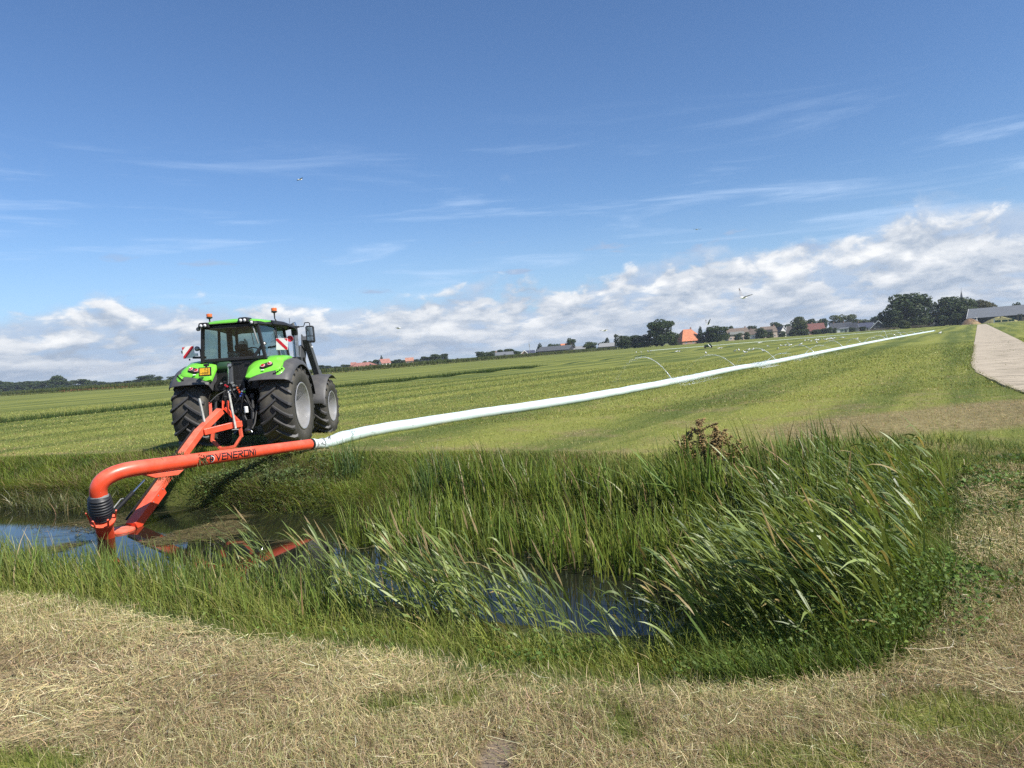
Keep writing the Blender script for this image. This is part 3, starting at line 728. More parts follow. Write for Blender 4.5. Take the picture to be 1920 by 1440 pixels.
# ---- broadleaf weeds: small leaves scattered in mounds
def leaves(x, y, z, size, colr, updev=0.7, seed=0):
    n = len(x); nrm = np.stack([rng.randn(n) * updev, rng.randn(n) * updev - 0.25, np.abs(rng.randn(n)) * 0.5 + 0.6], -1); nrm /= np.linalg.norm(nrm, axis=1)[:, None]
    a = rng.uniform(0, 2 * PI, n); t = np.stack([np.cos(a), np.sin(a), np.zeros(n)], -1); t -= nrm * (t * nrm).sum(1)[:, None]; t /= np.linalg.norm(t, axis=1)[:, None]
    b = np.cross(nrm, t); P = np.stack([x, y, z], -1); s = rng.uniform(*size, n)[:, None]
    V = np.stack([P - t * s, P - t * s * .15 + b * s * .55, P + t * s, P - t * s * .15 - b * s * .55], 1) + 0
    V[:, 0] -= nrm * s * 0.15; V[:, 2] -= nrm * s * 0.3
    F = (np.arange(n)[:, None] * 4 + np.arange(4)[None])
    c = jitter(mixc(*colr, rng.rand(n)), 0.25)
    return V.reshape(-1, 3), F, np.repeat(c, 4, 0)
WD = ((0.030, 0.062, 0.014), (0.085, 0.130, 0.030))
n0 = 26000; x = rng.normal(-5.1, 0.8, n0); y = rng.normal(13.1, 0.75, n0); d = ditch_d(x, y)
m = fbm(x, y, 1.6, 3, 61); k = (d > 0.35) & (d < 1.75) & (x > -6.3) & (m > 0.36); x, y, d, m = x[k], y[k], d[k], m[k]
hh = 0.08 + 0.26 * sstep(m, 0.38, 0.7)
z = height(x, y, d) + hh * rng.rand(len(x)) ** 0.7
A1 = leaves(x, y, z, (0.014, 0.034), ((0.045, 0.078, 0.020), (0.130, 0.165, 0.055)))
n1 = 5000; i = rng.randint(0, len(x), n1); br = blade_arrays(np.stack([x[i], y[i], height(x[i], y[i]) - .01], -1), rng.uniform(0.12, 0.38, n1), np.full(n1, 0.006), rng.uniform(-1, 1, n1), rng.randn(n1, 2) * 0.5, 3, jitter(mixc((0.07, 0.06, 0.03), (0.16, 0.12, 0.06), rng.rand(n1))))
V, F, Cc = join_arrays([A1, br])
tag(np_mesh('bramble_scrub', V, F, M_leaf, Cc), 'tangled dark weeds on the bank under the orange arm', 'weeds', kind='stuff')
n0 = 16000; x = rng.uniform(2.6, 6.8, n0); y = rng.uniform(4.4, 10.2, n0); d = ditch_d(x, y); m = fbm(x, y, 1.4, 3, 63)
k = (d > -0.9) & (d < 1.1) & (m > 0.40) & (x > 2.7); x, y, d, m = x[k], y[k], d[k], m[k]
A1 = leaves(x, y, height(x, y, d) + 0.02 + 0.15 * rng.rand(len(x)) * sstep(m, 0.4, 0.65), (0.014, 0.036), ((0.040, 0.085, 0.016), (0.130, 0.195, 0.040)), 0.6)
n1 = 22000; xb = rng.uniform(2.2, 8.2, n1); yb = rng.uniform(4.2, 11.2, n1); db = ditch_d(xb, yb); k = (db > -1.2) & (db < 1.3) & (yb > 3.9 + 0.0 * xb); xb, yb, db = xb[k], yb[k], db[k]
cc = jitter(mixc((0.045, 0.085, 0.016), (0.120, 0.170, 0.032), rng.rand(len(xb))), 0.25); dr_ = rng.rand(len(xb)) < 0.12; cc[dr_] = (0.33, 0.26, 0.14)
bg2 = blade_arrays(np.stack([xb, yb, height(xb, yb, db) - .01], -1), rng.uniform(0.06, 0.2, len(xb)), rng.uniform(0.004, 0.008, len(xb)), rng.uniform(0, PI, len(xb)), rng.randn(len(xb), 2) * 0.5 + np.array([-.2, -.1]), 2, cc * 0.7, cc)
V, F, Cc = join_arrays([A1, bg2])
tag(np_mesh('nettle_patch', V, F, M_leaf, Cc), 'leafy green weeds around the right end of the ditch', 'weeds', kind='stuff')
n0 = 20000; xx = rng.uniform(-3.2, 2.4, n0); dd = rng.uniform(0.25, 1.4, n0); x, y = along_near(np.minimum(xx, 1.9), dd); x = x + np.where(xx > 1.9, xx - 1.9, 0)
m = fbm(x, y, 2.0, 3, 65); w = 0.10 + 0.5 * sstep(x, -0.4, 0.3); k = (m > 0.45) & (rng.rand(n0) < w); x, y, m = x[k], y[k], m[k]; n2_ = 16000; xg = rng.uniform(0.9, 3.2, n2_); yg = rng.uniform(3.4, 6.2, n2_); dg = ditch_d(xg, yg); k = (dg > 0.15) & (dg < 1.6); xg, yg, dg = xg[k], yg[k], dg[k]
cg = jitter(mixc((0.055, 0.100, 0.018), (0.165, 0.220, 0.045), rng.rand(len(xg))), 0.25); AG = blade_arrays(np.stack([xg, yg, height(xg, yg, dg) - .01], -1), rng.uniform(0.07, 0.27, len(xg)), rng.uniform(0.003, 0.009, len(xg)), rng.uniform(0, PI, len(xg)), rng.randn(len(xg), 2) * 0.35 + np.array([-.3, 0]), 3, cg * 0.6, cg * 1.1)
A1 = leaves(x, y, height(x, y) + 0.02 + (0.10 + 0.20 * sstep(x, 0.9, 1.8)) * rng.rand(len(x)), (0.006, 0.018), ((0.055, 0.100, 0.020), (0.150, 0.215, 0.045)), 0.8)
V, F, Cc = join_arrays([A1, AG])
tag(np_mesh('bank_weeds', V, F, M_leaf, Cc), 'low leafy weeds at the foot of the near reeds', 'weeds', kind='stuff')

# ---- mats of dead weed floating on the water
n0 = 16000; u = rng.rand(n0)
x = np.concatenate([rng.normal(-5.2, 1.3, n0 // 2), rng.uniform(-3.5, 1.2, n0 // 4), rng.normal(-6.2, 0.5, n0 // 4)])[:n0]; n0 = len(x)
lin = np.concatenate([np.full(n0 // 2, 0), np.full(n0 // 4, 1), np.full(n0 - n0 // 2 - n0 // 4, 2)])
y = np.where(lin == 0, 11.9 - 0.36 * (x + 5.2) + rng.randn(n0) * 0.42, np.where(lin == 1, 10.7 - 0.45 * (x + 2) + rng.randn(n0) * 0.5, 11.0 + rng.randn(n0) * 0.16))
d = ditch_d(x, y); m = fbm(x, y, 0.8, 3, 71); k = (d > 1.5) & (m > 0.52); x, y = x[k], y[k]; n0 = len(x)
ang = rng.normal(0.0, 0.45, n0) + fbm(x, y, 1.5, 2, 73) * 1.6 - .8; Ln = rng.gamma(2.0, 0.05, n0); a3 = np.stack([np.cos(ang), np.sin(ang), rng.randn(n0) * 0.02], -1) * Ln[:, None]
P = np.stack([x, y, WATER_Z + 0.004 + rng.rand(n0) * 0.012], -1); wv = np.stack([-np.sin(ang), np.cos(ang), np.zeros(n0)], -1) * rng.uniform(0.0025, 0.008, n0)[:, None]
bd_ = np.stack([-np.sin(ang), np.cos(ang), np.zeros(n0)], -1) * (rng.randn(n0) * .35 * Ln)[:, None]
V = np.stack([P - a3 - wv + bd_, P - a3 + wv + bd_, P + wv, P - wv, P + a3 + wv * .4 + bd_ * .8, P + a3 - wv * .4 + bd_ * .8], 1).reshape(-1, 3); F = (np.arange(n0)[:, None, None] * 6 + np.array([[0, 1, 2, 3], [3, 2, 4, 5]])[None]).reshape(-1, 4)
c = jitter(mixc((0.060, 0.055, 0.022), (0.20, 0.165, 0.075), rng.rand(n0)), 0.25)
tag(np_mesh('floating_weed', V, F, M_straw, np.repeat(c, 6, 0)), 'brown mats of dead weed floating on the ditch', 'weeds', kind='stuff')

# ------------------------------------------------------------------ tractor
M_green = mat('lime_paint', (0.150, 0.60, 0.022), 0.30, spec=0.5, var=0.05, dust=((0.33, 0.40, 0.20), 0.20), coat=0.3)
M_grey = mat('dark_grey_plastic', (0.050, 0.050, 0.054), 0.55, var=0.12, dust=((0.16, 0.15, 0.13), 0.35), bump=0.15, bscale=160)
M_black = mat('black_parts', (0.010, 0.010, 0.011), 0.5, var=0.3, dust=((0.07, 0.065, 0.055), 0.25))
M_tyre = mat('tyre_rubber', (0.022, 0.021, 0.020), 0.75, var=0.25, vscale=6, dust=((0.115, 0.102, 0.072), 0.75), bump=0.4, bscale=70)
M_lug = mat('lug_rubber', (0.031, 0.030, 0.030), 0.55, var=0.2, vscale=6, dust=((0.11, 0.105, 0.10), 0.45), bump=0.3, bscale=80)
M_rim = mat('silver_rim', (0.33, 0.33, 0.335), 0.34, metal=0.3, var=0.06, dust=((0.26, 0.24, 0.20), 0.25))
M_steel = mat('bright_steel', (0.58, 0.58, 0.58), 0.25, metal=1.0, var=0.1)
M_graysteel = mat('grey_steel', (0.30, 0.31, 0.30), 0.5, metal=0.3, var=0.2)
M_loader = mat('loader_grey', (0.062, 0.066, 0.072), 0.45, var=0.1, dust=((0.2, 0.2, 0.19), 0.2))
M_lampred = mat('red_lens', (0.45, 0.012, 0.02), 0.12, spec=0.6, coat=0.5)
M_lampwhite = mat('clear_lens', (0.72, 0.72, 0.70), 0.1, spec=0.8, coat=0.6)
M_lamppink = mat('pink_reflector', (0.62, 0.32, 0.34), 0.15, coat=0.5)
M_amber = mat('amber_lens', (0.62, 0.13, 0.02), 0.15, spec=0.6, coat=0.5)
M_red = mat('sign_red', (0.52, 0.015, 0.025), 0.35, var=0.08)
M_white = mat('sign_white', (0.76, 0.76, 0.73), 0.4, var=0.05)
M_yellow = mat('plate_yellow', (0.78, 0.42, 0.02), 0.4, var=0.08)
M_ink = mat('black_ink', (0.012, 0.011, 0.010), 0.5)
M_blue = mat('blue_cap', (0.03, 0.07, 0.35), 0.4)
M_orange_cap = mat('orange_cap', (0.6, 0.06, 0.02), 0.4)
def glass(name, tint, alpha_gloss=0.08):
    if name in MATS: return MATS[name]
    m = bpy.data.materials.new(name); m.use_nodes = True; g = NG(m.node_tree)
    t = g.n('ShaderNodeBsdfTransparent', ins={0: (*tint, 1)}); gl = g.n('ShaderNodeBsdfGlossy', ins={0: (0.9, 0.95, 0.95, 1)}); gl.inputs['Roughness'].default_value = 0.02
    fr = g.n('ShaderNodeFresnel', ins={0: 1.5})
    mx = g.n('ShaderNodeMixShader', ins={0: g.m('ADD', fr.outputs[0], alpha_gloss * 0.3, clamp=True), 1: t.outputs[0], 2: gl.outputs[0]})
    g.n('ShaderNodeOutputMaterial', ins={0: mx.outputs[0]}); MATS[name] = m
    return m
M_glass = glass('cab_glass', (0.52, 0.64, 0.63))

tractor = thing('tractor', 'lime green tractor with grey fenders parked on the field beside the ditch', 'tractor', (-6.05, 16.3, 0.0), R(-0.8))
def part(mb, name, m, parent=tractor, smooth=False, bevel=0.0, **k): return mb.build(name, m, parent, smooth, bevel, **k)

# wheels: tyre > rim, hub, tread_lug
def make_wheel(rad, width, rimr, nlug, lugh, sgn, sag):
    """wheel about local origin, axle along x; sgn = side of the tractor that faces outward"""
    w = width / 2
    tyre = MB().lathe([(-w * .80, rimr * .98), (-w * .93, rimr * 1.06), (-w * 1.02, rimr + (rad - rimr) * .42), (-w * .98, rad - .115), (-w * .86, rad - .075), (-w * .5, rad - .058), (0, rad - .055),
        (w * .5, rad - .058), (w * .86, rad - .075), (w * .98, rad - .115), (w * 1.02, rimr + (rad - rimr) * .42), (w * .93, rimr * 1.06), (w * .80, rimr * .98)], 'x', n=64).mesh('tyre', M_tyre, 50)
    o = sgn
    prof = [(o * w * .96, rimr * 1.04), (o * w * .99, rimr * 1.01), (o * w * .96, rimr * .965), (o * w * .80, rimr * .93), (o * w * .55, rimr * .915), (o * w * .30, rimr * .90), (o * w * .10, rimr * .86), (-o * w * .06, rimr * .78), (-o * w * .04, rimr * .70),
        (o * w * .02, rimr * .66), (o * w * .12, rimr * .62), (o * w * .13, rimr * .54), (o * w * .05, rimr * .50), (o * w * .06, rimr * .42), (o * w * .14, rimr * .38), (o * w * .14, rimr * .34), (o * w * .10, rimr * .30), (-o * w * .25, rimr * .29), (-o * w * .8, rimr * .9), (-o * w * .9, rimr * 1.0)]
    rim = MB().lathe(prof, 'x', n=56).mesh('rim', M_rim, 35)
    hub = MB().lathe([(o * w * .08, rimr * .34), (o * w * .18, rimr * .33), (o * w * .22, rimr * .24), (o * w * .34, rimr * .22), (o * w * .38, rimr * .17), (o * w * .38, 0.001)], 'x', n=28)
    for k in range(10):
        a = 2 * PI * k / 10; cx = (o * w * .11, rimr * .42 * math.cos(a), rimr * .42 * math.sin(a)); hub.lathe([(-.0, .016), (o * .03, .016), (o * .032, .001)], 'x', cx, 6)
    hubm = hub.mesh('wheel_hub', M_graysteel, 35)
    # one curved lug per side, from the middle to past the shoulder
    lugm = []
    for side in (-1, 1):
        L = MB(); N = 7; vs = []; fs = []
        for i in range(N + 1):
            t = i / N; x = side * (-0.035 + t * (w * 1.0 + 0.035)); ang = -(0.02 + 0.40 * t - 0.10 * t * t) * (0.95 / rad)
            th = (0.050 + 0.014 * t) / rad; base = rad - .075 - (.05 * t ** 6); topr = rad - .012 * t ** 3 - .045 * max(0, t - .86) / .14
            for da, rr in ((-th * .72, base), (-th * .42, topr), (th * .42, topr), (th * .72, base)):
                a = ang + da; vs.append((x, -rr * math.cos(a), rr * math.sin(a)))
        for i in range(N):
            for k in range(3): fs.append((i * 4 + k, i * 4 + k + 1, (i + 1) * 4 + k + 1, (i + 1) * 4 + k))
        fs += [(0, 1, 2, 3), (N * 4 + 3, N * 4 + 2, N * 4 + 1, N * 4)]
        L.add(vs, fs); lugm.append(L.mesh('tread_lug', M_lug))
    return tyre, rim, hubm, lugm, nlug
def put_wheel(meshes, x, y, z, ph, name):
    tyre, rim, hubm, lugm, nlug = meshes
    t = link_mesh(name, tyre, tractor, (x, y, z))
    link_mesh('rim', rim, t); link_mesh('wheel_hub', hubm, t)
    for k in range(nlug):
        a = 2 * PI * k / nlug + ph
        link_mesh('tread_lug', lugm[0], t, (0, 0, 0), (a, 0, 0)); link_mesh('tread_lug', lugm[1], t, (0, 0, 0), (a + PI / nlug, 0, 0))
    return t
RW, FW = 0.72, 0.56
wr = make_wheel(0.925, RW, 0.515, 20, 0.05, 1, 0); wl = make_wheel(0.925, RW, 0.515, 20, 0.05, -1, 0)
put_wheel(wr, 0.95, 0, 0.885, 0.05, 'rear_wheel'); put_wheel(wl, -0.95, 0, 0.885, 0.16, 'rear_wheel')
fr = make_wheel(0.725, FW, 0.385, 18, 0.045, 1, 0); fl = make_wheel(0.725, FW, 0.385, 18, 0.045, -1, 0)
put_wheel(fr, 0.98, 2.68, 0.685, 0.0, 'front_wheel'); put_wheel(fl, -0.98, 2.68, 0.685, 0.1, 'front_wheel')

# chassis, axle, hood
part(MB().box((0, .15, .86), (.52, 1.1, .72)).box((0, 1.7, .92), (.42, 2.6, .5)), 'chassis', M_black, bevel=0.02)
part(MB().lathe([(-.72, .12), (-.62, .2), (-.3, .24), (.3, .24), (.62, .2), (.72, .12)], 'x', (0, 0, .885), 20), 'rear_axle', M_black, smooth=True)
part(MB().beam((-.8, 2.68, .66), (.8, 2.68, .66), .16, .18), 'front_axle', M_black, bevel=0.02)
hood = MB(); rows = []
for y, w, z1 in ((1.35, .40, 1.98), (1.9, .42, 1.98), (2.8, .40, 1.92), (3.35, .37, 1.82), (3.55, .33, 1.62), (3.60, .30, 1.2)):
    rows.append([(-w, y, 1.08), (-w, y, z1 - .22), (-w * .82, y, z1 - .05), (-w * .4, y, z1), (w * .4, y, z1), (w * .82, y, z1 - .05), (w, y, z1 - .22), (w, y, 1.08)])
hood.sheet(rows, 0.0); hd = part(hood, 'hood', M_green, smooth=40, fix=True)
for s in (-1, 1): part(MB().box((s * .415, 2.5, 1.5), (.012, 1.1, .34)), 'side_grille', M_black, hd)

# rear fenders with lime shells
def fpt(x, phi, r): return (x, -r * math.cos(phi), .885 + r * math.sin(phi))
def fender(s):
    f = MB(); rows = []
    for k in range(25):
        phi = R(36 + (168 - 36) * k / 24); r = 1.075 + (0.02 if k < 3 else 0)
        lip = 0.5 + 0.5 * min(1, k / 6)
        rows.append([fpt(s * .42, phi, r - .22), fpt(s * .43, phi, r - .02), fpt(s * .48, phi, r + .02), fpt(s * .7, phi, r + .035), fpt(s * 1.0, phi, r + .03), fpt(s * (1.20 + .02 * lip), phi, r + .0), fpt(s * (1.29 + .02 * lip), phi, r - .05), fpt(s * (1.315 + .02 * lip), phi, r - .13)])
    f.sheet(rows, 0.014, (0, .3, -.95))
    fo = part(f, 'rear_fender', M_grey, smooth=45)
    # lime shell: polygon in (|x|, phi) set proud of the fender
    poly = [(.37, 41), (.36, 56), (.42, 74), (.52, 88), (.66, 99), (.84, 106), (1.0, 107), (1.10, 98), (1.12, 84), (1.08, 68), (1.11, 58), (1.08, 51), (.98, 48), (.80, 46), (.62, 43), (.48, 39.5)]
    cx, cp = .72, 68
    sh = MB(); rings = []
    for t, dr in ((1.0, -.02), (1.0, .045), (.93, .066), (.7, .085), (.4, .098), (0.05, .102)):
        rings.append([fpt(s * (cx + (a - cx) * t), R(cp + (b - cp) * t), 1.085 + dr) for a, b in poly + poly[:1]])
    sh.sheet(rings); shell = part(sh, 'fender_shell', M_green, fo, smooth=48)
    # lower lobe with dark vent slots
    lobe = MB(); pts = [(.98, 49), (1.12, 55), (1.17, 52), (1.16, 46), (1.10, 41.5), (1.0, 40), (.93, 42.5)]
    rg = []
    c2x, c2p = 1.06, 47
    for t, dr in ((1.0, -.03), (1.0, .03), (.85, .045), (.05, .05)): rg.append([fpt(s * (c2x + (a - c2x) * t), R(c2p + (b - c2p) * t), 1.075 + dr) for a, b in pts + pts[:1]])
    part(lobe.sheet(rg), 'vent_lobe', M_green, fo, smooth=45)
    v = MB()
    for k in range(5):
        a = k / 4; xx = .985 + .15 * a; pp = 42.6 + 7 * a ** 1.4
        p0 = Vector(fpt(s * xx, R(pp), 1.134)); v.lathe([(-.01, .020), (.006, .020), (.007, .001)], 'y', p0, 8)
    part(v, 'vent_slots', M_black, fo)
    # lamp cluster: black bezel with two round red lamps
    bz = MB(); cs = []
    for xx, pp in ((.725, 52.5), (.86, 55.5)): cs.append(Vector(fpt(s * xx, R(pp), 1.19)))
    n = Vector((0, -math.cos(R(50)), math.sin(R(50)))).normalized()
    d = (cs[1] - cs[0]).normalized(); u = n.cross(d).normalized()
    out = []
    for k in range(24):
        a = 2 * PI * k / 24; cc = cs[1] if math.cos(a) > 0 else cs[0]
        out.append((d * math.cos(a) + u * math.sin(a)) * .064 + cc)
    N = len(out); vs = [p - n * .07 for p in out] + [p + n * .012 for p in out] + [(p - (cs[0] + cs[1]) / 2) * .93 + (cs[0] + cs[1]) / 2 + n * .022 for p in out]
    bz.add(vs, [(i, (i + 1) % N, (i + 1) % N + N, i + N) for i in range(N)] + [(i + N, (i + 1) % N + N, (i + 1) % N + 2 * N, i + 2 * N) for i in range(N)] + [tuple(range(2 * N, 3 * N))])
    bo = part(bz, 'lamp_bezel', M_black, fo, smooth=40)
    def disc(c, r, h, m, nm):
        b = MB(); ring = []
        for rr, hh in ((r, 0), (r, h), (r * .85, h * 1.25), (.001, h * 1.4)):
            ring.append([c + n * (.018 + hh) + (d * math.cos(2 * PI * k / 20) + u * math.sin(2 * PI * k / 20)) * rr for k in range(21)])
        part(b.sheet(ring), nm, m, fo, smooth=50)
    for c in cs:
        disc(c, .050, .010, M_lamppink, 'lamp_ring'); disc(c, .033, .022, M_lampred, 'tail_lamp')
    disc(cs[1] + d * .01, .018, .034, M_lampwhite, 'lamp_bulb')
    part(MB().box(fpt(s * .80, R(37.5), 1.105), (.12, .02, .035), (R(-50), 0, 0)), 'reflector', M_lampred, fo)
    part(MB().box(fpt(s * .74, R(47), 1.185), (.06, .012, .022), (R(-42), 0, 0)), 'label_sticker', M_white, fo)
    return fo
fL = fender(-1); fR = fender(1)

# number plate on the left fender
pn = Vector((0, -1, .12)).normalized()
hold = MB().box((-.385, -1.075, 1.80), (.27, .022, .19), (R(-7), 0, 0)).box((-.37, -1.02, 1.94), (.09, .09, .05)).box((-.36, -1.05, 1.91), (.04, .03, .09))
ho = part(hold, 'plate_holder', M_black, bevel=0.006)
part(MB().box((-.385, -1.090, 1.805), (.215, .006, .145), (R(-7), 0, 0)), 'number_plate', M_yellow, ho, bevel=0.002)
def strokes(mb, segs, to3, w):
    """flat strokes: list of polylines in (u, v) mapped to 3D"""
    for pl in segs:
        for (a, b), (c, d) in zip(pl, pl[1:]):
            L = math.hypot(c - a, d - b) or 1e-6; ex, ey = (c - a) / L * w * .5, (d - b) / L * w * .5; px, py = -ey, ex
            k = max(1, int(L / 0.012)); q = []
            for i in range(k + 1):
                t = i / k; x = a - ex + (c - a + 2 * ex) * t; y = b - ey + (d - b + 2 * ey) * t
                q.append([to3(x + px, y + py), to3(x - px, y - py)])
            mb.sheet(q)
GLY = {'T': [[(0, 1), (1, 1)], [(.5, 1), (.5, 0)]], 'J': [[(.2, 1), (.9, 1), (.9, .15), (.6, 0), (.2, 0), (0, .2)]], '-': [[(.1, .5), (.8, .5)]],
    'H': [[(0, 0), (0, 1)], [(1, 0), (1, 1)], [(0, .5), (1, .5)]], 'X': [[(0, 0), (1, 1)], [(0, 1), (1, 0)]], 'F': [[(0, 0), (0, 1), (1, 1)], [(0, .5), (.8, .5)]]}
def text(mb, s, x0, y0, w, h, gap, sw, to3, gly=GLY):
    x = x0
    for ch in s:
        strokes(mb, [[(x + a * w, y0 + b * h) for a, b in pl] for pl in gly[ch]], to3, sw); x += w + gap
pt = MB(); tp = lambda u, v: (-.385 + u, -1.0945 - v * -.122, 1.805 + v * .9925)
text(pt, 'TJ', -.005, .010, .030, .045, .022, .010, tp); text(pt, '-HXF', -.088, -.058, .032, .045, .016, .010, tp)
part(pt, 'plate_lettering', M_ink, ho, fix=False)

# cab: frame, panes, roof
cw0, cw1 = .70, .60                                                # half widths at sill and roof
yr0, yr1, yf0, yf1 = -.44, -.50, 1.45, 1.30
zs, zt = 2.04, 2.76
fm = MB()
for s in (-1, 1):
    fm.beam((s * cw0, yr0, zs - .05), (s * cw1, yr1, zt), .07, .07, (0, 1, 0))
    fm.beam((s * .74, .48, 1.5), (s * .65, .46, zt), .05, .07, (0, 1, 0))
    fm.beam((s * .66, yf0, 1.3), (s * .58, yf1, zt), .06, .07, (0, 1, 0))
    fm.beam((s * .70, yr0, zs - .04), (s * .74, .5, 1.55), .05, .06); fm.beam((s * .74, .48, 1.5), (s * .66, yf0, 1.35), .05, .06)
    fm.beam((s * cw1, yr1, zt), (s * .65, .46, zt + .01), .06, .06); fm.beam((s * .65, .46, zt + .01), (s * .58, yf1, zt), .06, .06)
fm.beam((-cw0, yr0, zs), (cw0, yr0, zs), .06, .07); fm.beam((-cw1, yr1, zt), (cw1, yr1, zt), .07, .07)
fm.beam((-.58, yf1, zt), (.58, yf1, zt), .06, .06); fm.beam((-.66, yf0, 1.35), (.66, yf0, 1.35), .06, .06)
fm.beam((.44, yr0 - .02, zs + .0), (.665, yr0 - .02, zs + .26), .07, .03, (0, 1, 0))
part(fm, 'cab_frame', M_black, bevel=0.012)
part(MB().box((0, -.33, 1.68), (1.0, .18, .66)).box((0, .45, 1.45), (1.24, 1.7, .18)).box((0, .9, 1.25), (1.3, .8, .3)), 'cab_base', M_black, bevel=0.02)
def pane(pts, name='pane'):
    b = MB(); b.add(pts, [tuple(range(len(pts)))]); return part(b, name, M_glass, fix=False)
pane([(-.665, yr0 - .02, zs + .03), (.42, yr0 - .02, zs + .03), (.645, yr0 - .025, zs + .27), (.575, yr1 - .01, zt - .03), (-.575, yr1 - .01, zt - .03)], 'rear_window')
for s in (-1, 1):
    pane([(s * .71, yr0 + .05, zs + .02), (s * .75, .44, 1.6), (s * .665, .42, zt - .03), (s * .62, yr1 + .05, zt - .03)], 'side_window')
    pane([(s * .75, .53, 1.55), (s * .67, yf0 - .03, 1.4), (s * .59, yf1 - .03, zt - .03), (s * .665, .5, zt - .03)], 'door_window')
pane([(-.63, yf0, 1.4), (.63, yf0, 1.4), (.56, yf1 + .01, zt - .03), (-.56, yf1 + .01, zt - .03)], 'windscreen')
rows = []
for y, w, z, zc in ((-.60, .57, 2.83, 2.855), (-.50, .62, 2.86, 2.905), (-.2, .67, 2.87, 2.935), (.5, .72, 2.87, 2.95), (1.2, .70, 2.86, 2.925), (1.55, .62, 2.83, 2.87)):
    rows.append([(-w, y, z - .03), (-w * .94, y, z), (-w * .5, y, z + (zc - z) * .8), (0, y, zc), (w * .5, y, z + (zc - z) * .8), (w * .94, y, z), (w, y, z - .03)])
roof = part(MB().sheet(rows, .03, (0, 0, -1)), 'roof', M_green, smooth=40)
ru = MB(); rows = []
for y, w, z in ((-.63, .58, 2.785), (-.60, .64, 2.80), (.5, .77, 2.80), (1.3, .74, 2.79), (1.62, .62, 2.76)):
    rows.append([(-w, y, z - .03), (-w * .96, y, z + .028), (w * .96, y, z + .028), (w, y, z - .03), (w * .9, y, z - .07), (-w * .9, y, z - .07), (-w, y, z - .03)])
ru.sheet(rows); part(ru, 'roof_rim', M_black, roof, smooth=40)
vis = MB()
for s in (-1, 1):
    rows = []
    for y, a, b, z in ((.1, .70, .74, 2.84), (.7, .74, .84, 2.83), (1.3, .72, .86, 2.78), (1.75, .64, .78, 2.70)): rows.append([(s * a, y, z + .03), (s * (a + b) / 2, y, z + .02), (s * b, y, z - .03)])
    vis.sheet(rows, .035, (0, 0, -1))
part(vis, 'roof_wing', M_black, roof, smooth=40)
def lamp(x, y, z, r=.036, m=M_lampwhite, nm='work_lamp'):
    h = part(MB().lathe([(.05, r * .6), (.03, r * 1.15), (-.012, r * 1.25), (-.014, r * 1.0)], 'y', (x, y, z), 16), nm, M_black, smooth=40)
    part(MB().lathe([(-.006, r), (-.016, r * .8), (-.020, .001)], 'y', (x, y, z), 16), 'lens', m, h, smooth=60)
for x0, z0 in ((-.52, 2.80), (.35, 2.855)):
    pod = MB(); pod.prism([(x0 - .13, z0 - .05), (x0 + .13, z0 - .05), (x0 + .10, z0 + .055), (x0 + .06, z0 + .065), (x0 - .06, z0 + .065), (x0 - .10, z0 + .055)], 'y', -.655, -.40)
    part(pod, 'lamp_pod', M_black, roof, bevel=0.012)
    for dx in (-.042, .045): lamp(x0 + dx, -.665, z0)
lamp(.53, -.64, 2.80); lamp(-.66, -.60, 2.735, .034, M_graysteel); lamp(.69, -.42, 2.33, .034); lamp(.67, -.44, 2.24, .036)
# flashing beacons on stalks
for x, y in ((-.67, .05), (.79, .10)):
    st = part(MB().tube([(x + (.03 if x < 0 else .035), y, 2.82), (x, y, 2.90), (x, y, 3.02 if x < 0 else 3.05)], [.016, .014, .02], 8), 'beacon_stalk', M_black)
    part(MB().lathe([(0, .045), (.02, .05), (.022, .062), (.075, .064), (.088, .054), (.094, .001)], 'z', (x, y, 3.015 if x < 0 else 3.045), 20), 'beacon', M_amber, st, smooth=50)
    part(MB().lathe([(-.02, .03), (.0, .068), (.018, .068), (.02, .05)], 'z', (x, y, 3.01 if x < 0 else 3.04), 20), 'beacon_base', M_black, st, smooth=40)
part(MB().tube([(.585, yr0 - .06, 2.34), (.56, yr1 - .055, 2.52), (.515, yr1 - .05, 2.72)], .018, 8), 'grab_rail', M_graysteel, smooth=True)
part(MB().tube([(.5, yr1 - .02, 2.3), (.46, yr1 - .03, 2.6)], .008, 6), 'wiper', M_black)

# inside the cab
seat = MB().box((-.10, .30, 1.98), (.46, .14, .50)).box((-.10, .28, 2.30), (.30, .10, .16)).box((-.10, .52, 1.72), (.48, .46, .14))
part(seat, 'driver_seat', M_grey, bevel=0.05)
part(MB().box((-.46, .15, 1.92), (.26, .24, .30)), 'passenger_seat', M_grey, bevel=0.05)
sw = MB(); sw.tube([(-.10 + .19 * math.cos(a), .92 + .06 * math.sin(a), 2.16 + .15 * math.sin(a)) for a in np.linspace(0, 2 * PI, 25)], .014, 8, caps=False)
sw.tube([(-.10, 1.1, 1.7), (-.10, .95, 2.15)], .035, 8).beam((-.28, .92, 2.16), (.08, .92, 2.16), .02, .03)
part(sw, 'steering_wheel', M_black, smooth=True)
part(MB().box((-.10, 1.15, 1.75), (.5, .25, .5)).box((.42, .5, 1.80), (.22, .7, .35)).beam((-.43, .47, 1.7), (-.42, .47, 2.75), .16, .10), 'console', M_black, bevel=0.03)
mck = bpy.data.materials.new('checked_cloth'); mck.use_nodes = True; g = NG(mck.node_tree)
ck = g.n('ShaderNodeTexChecker', ins={'Vector': g.n('ShaderNodeTexCoord').outputs['Object'], 'Scale': 36.0, 1: (0.70, 0.70, 0.66, 1), 2: (0.05, 0.05, 0.05, 1)})
g.n('ShaderNodeOutputMaterial', ins={0: g.n('ShaderNodeBsdfPrincipled', ins={'Base Color': ck.outputs['Color'], 'Roughness': 0.8}).outputs[0]})
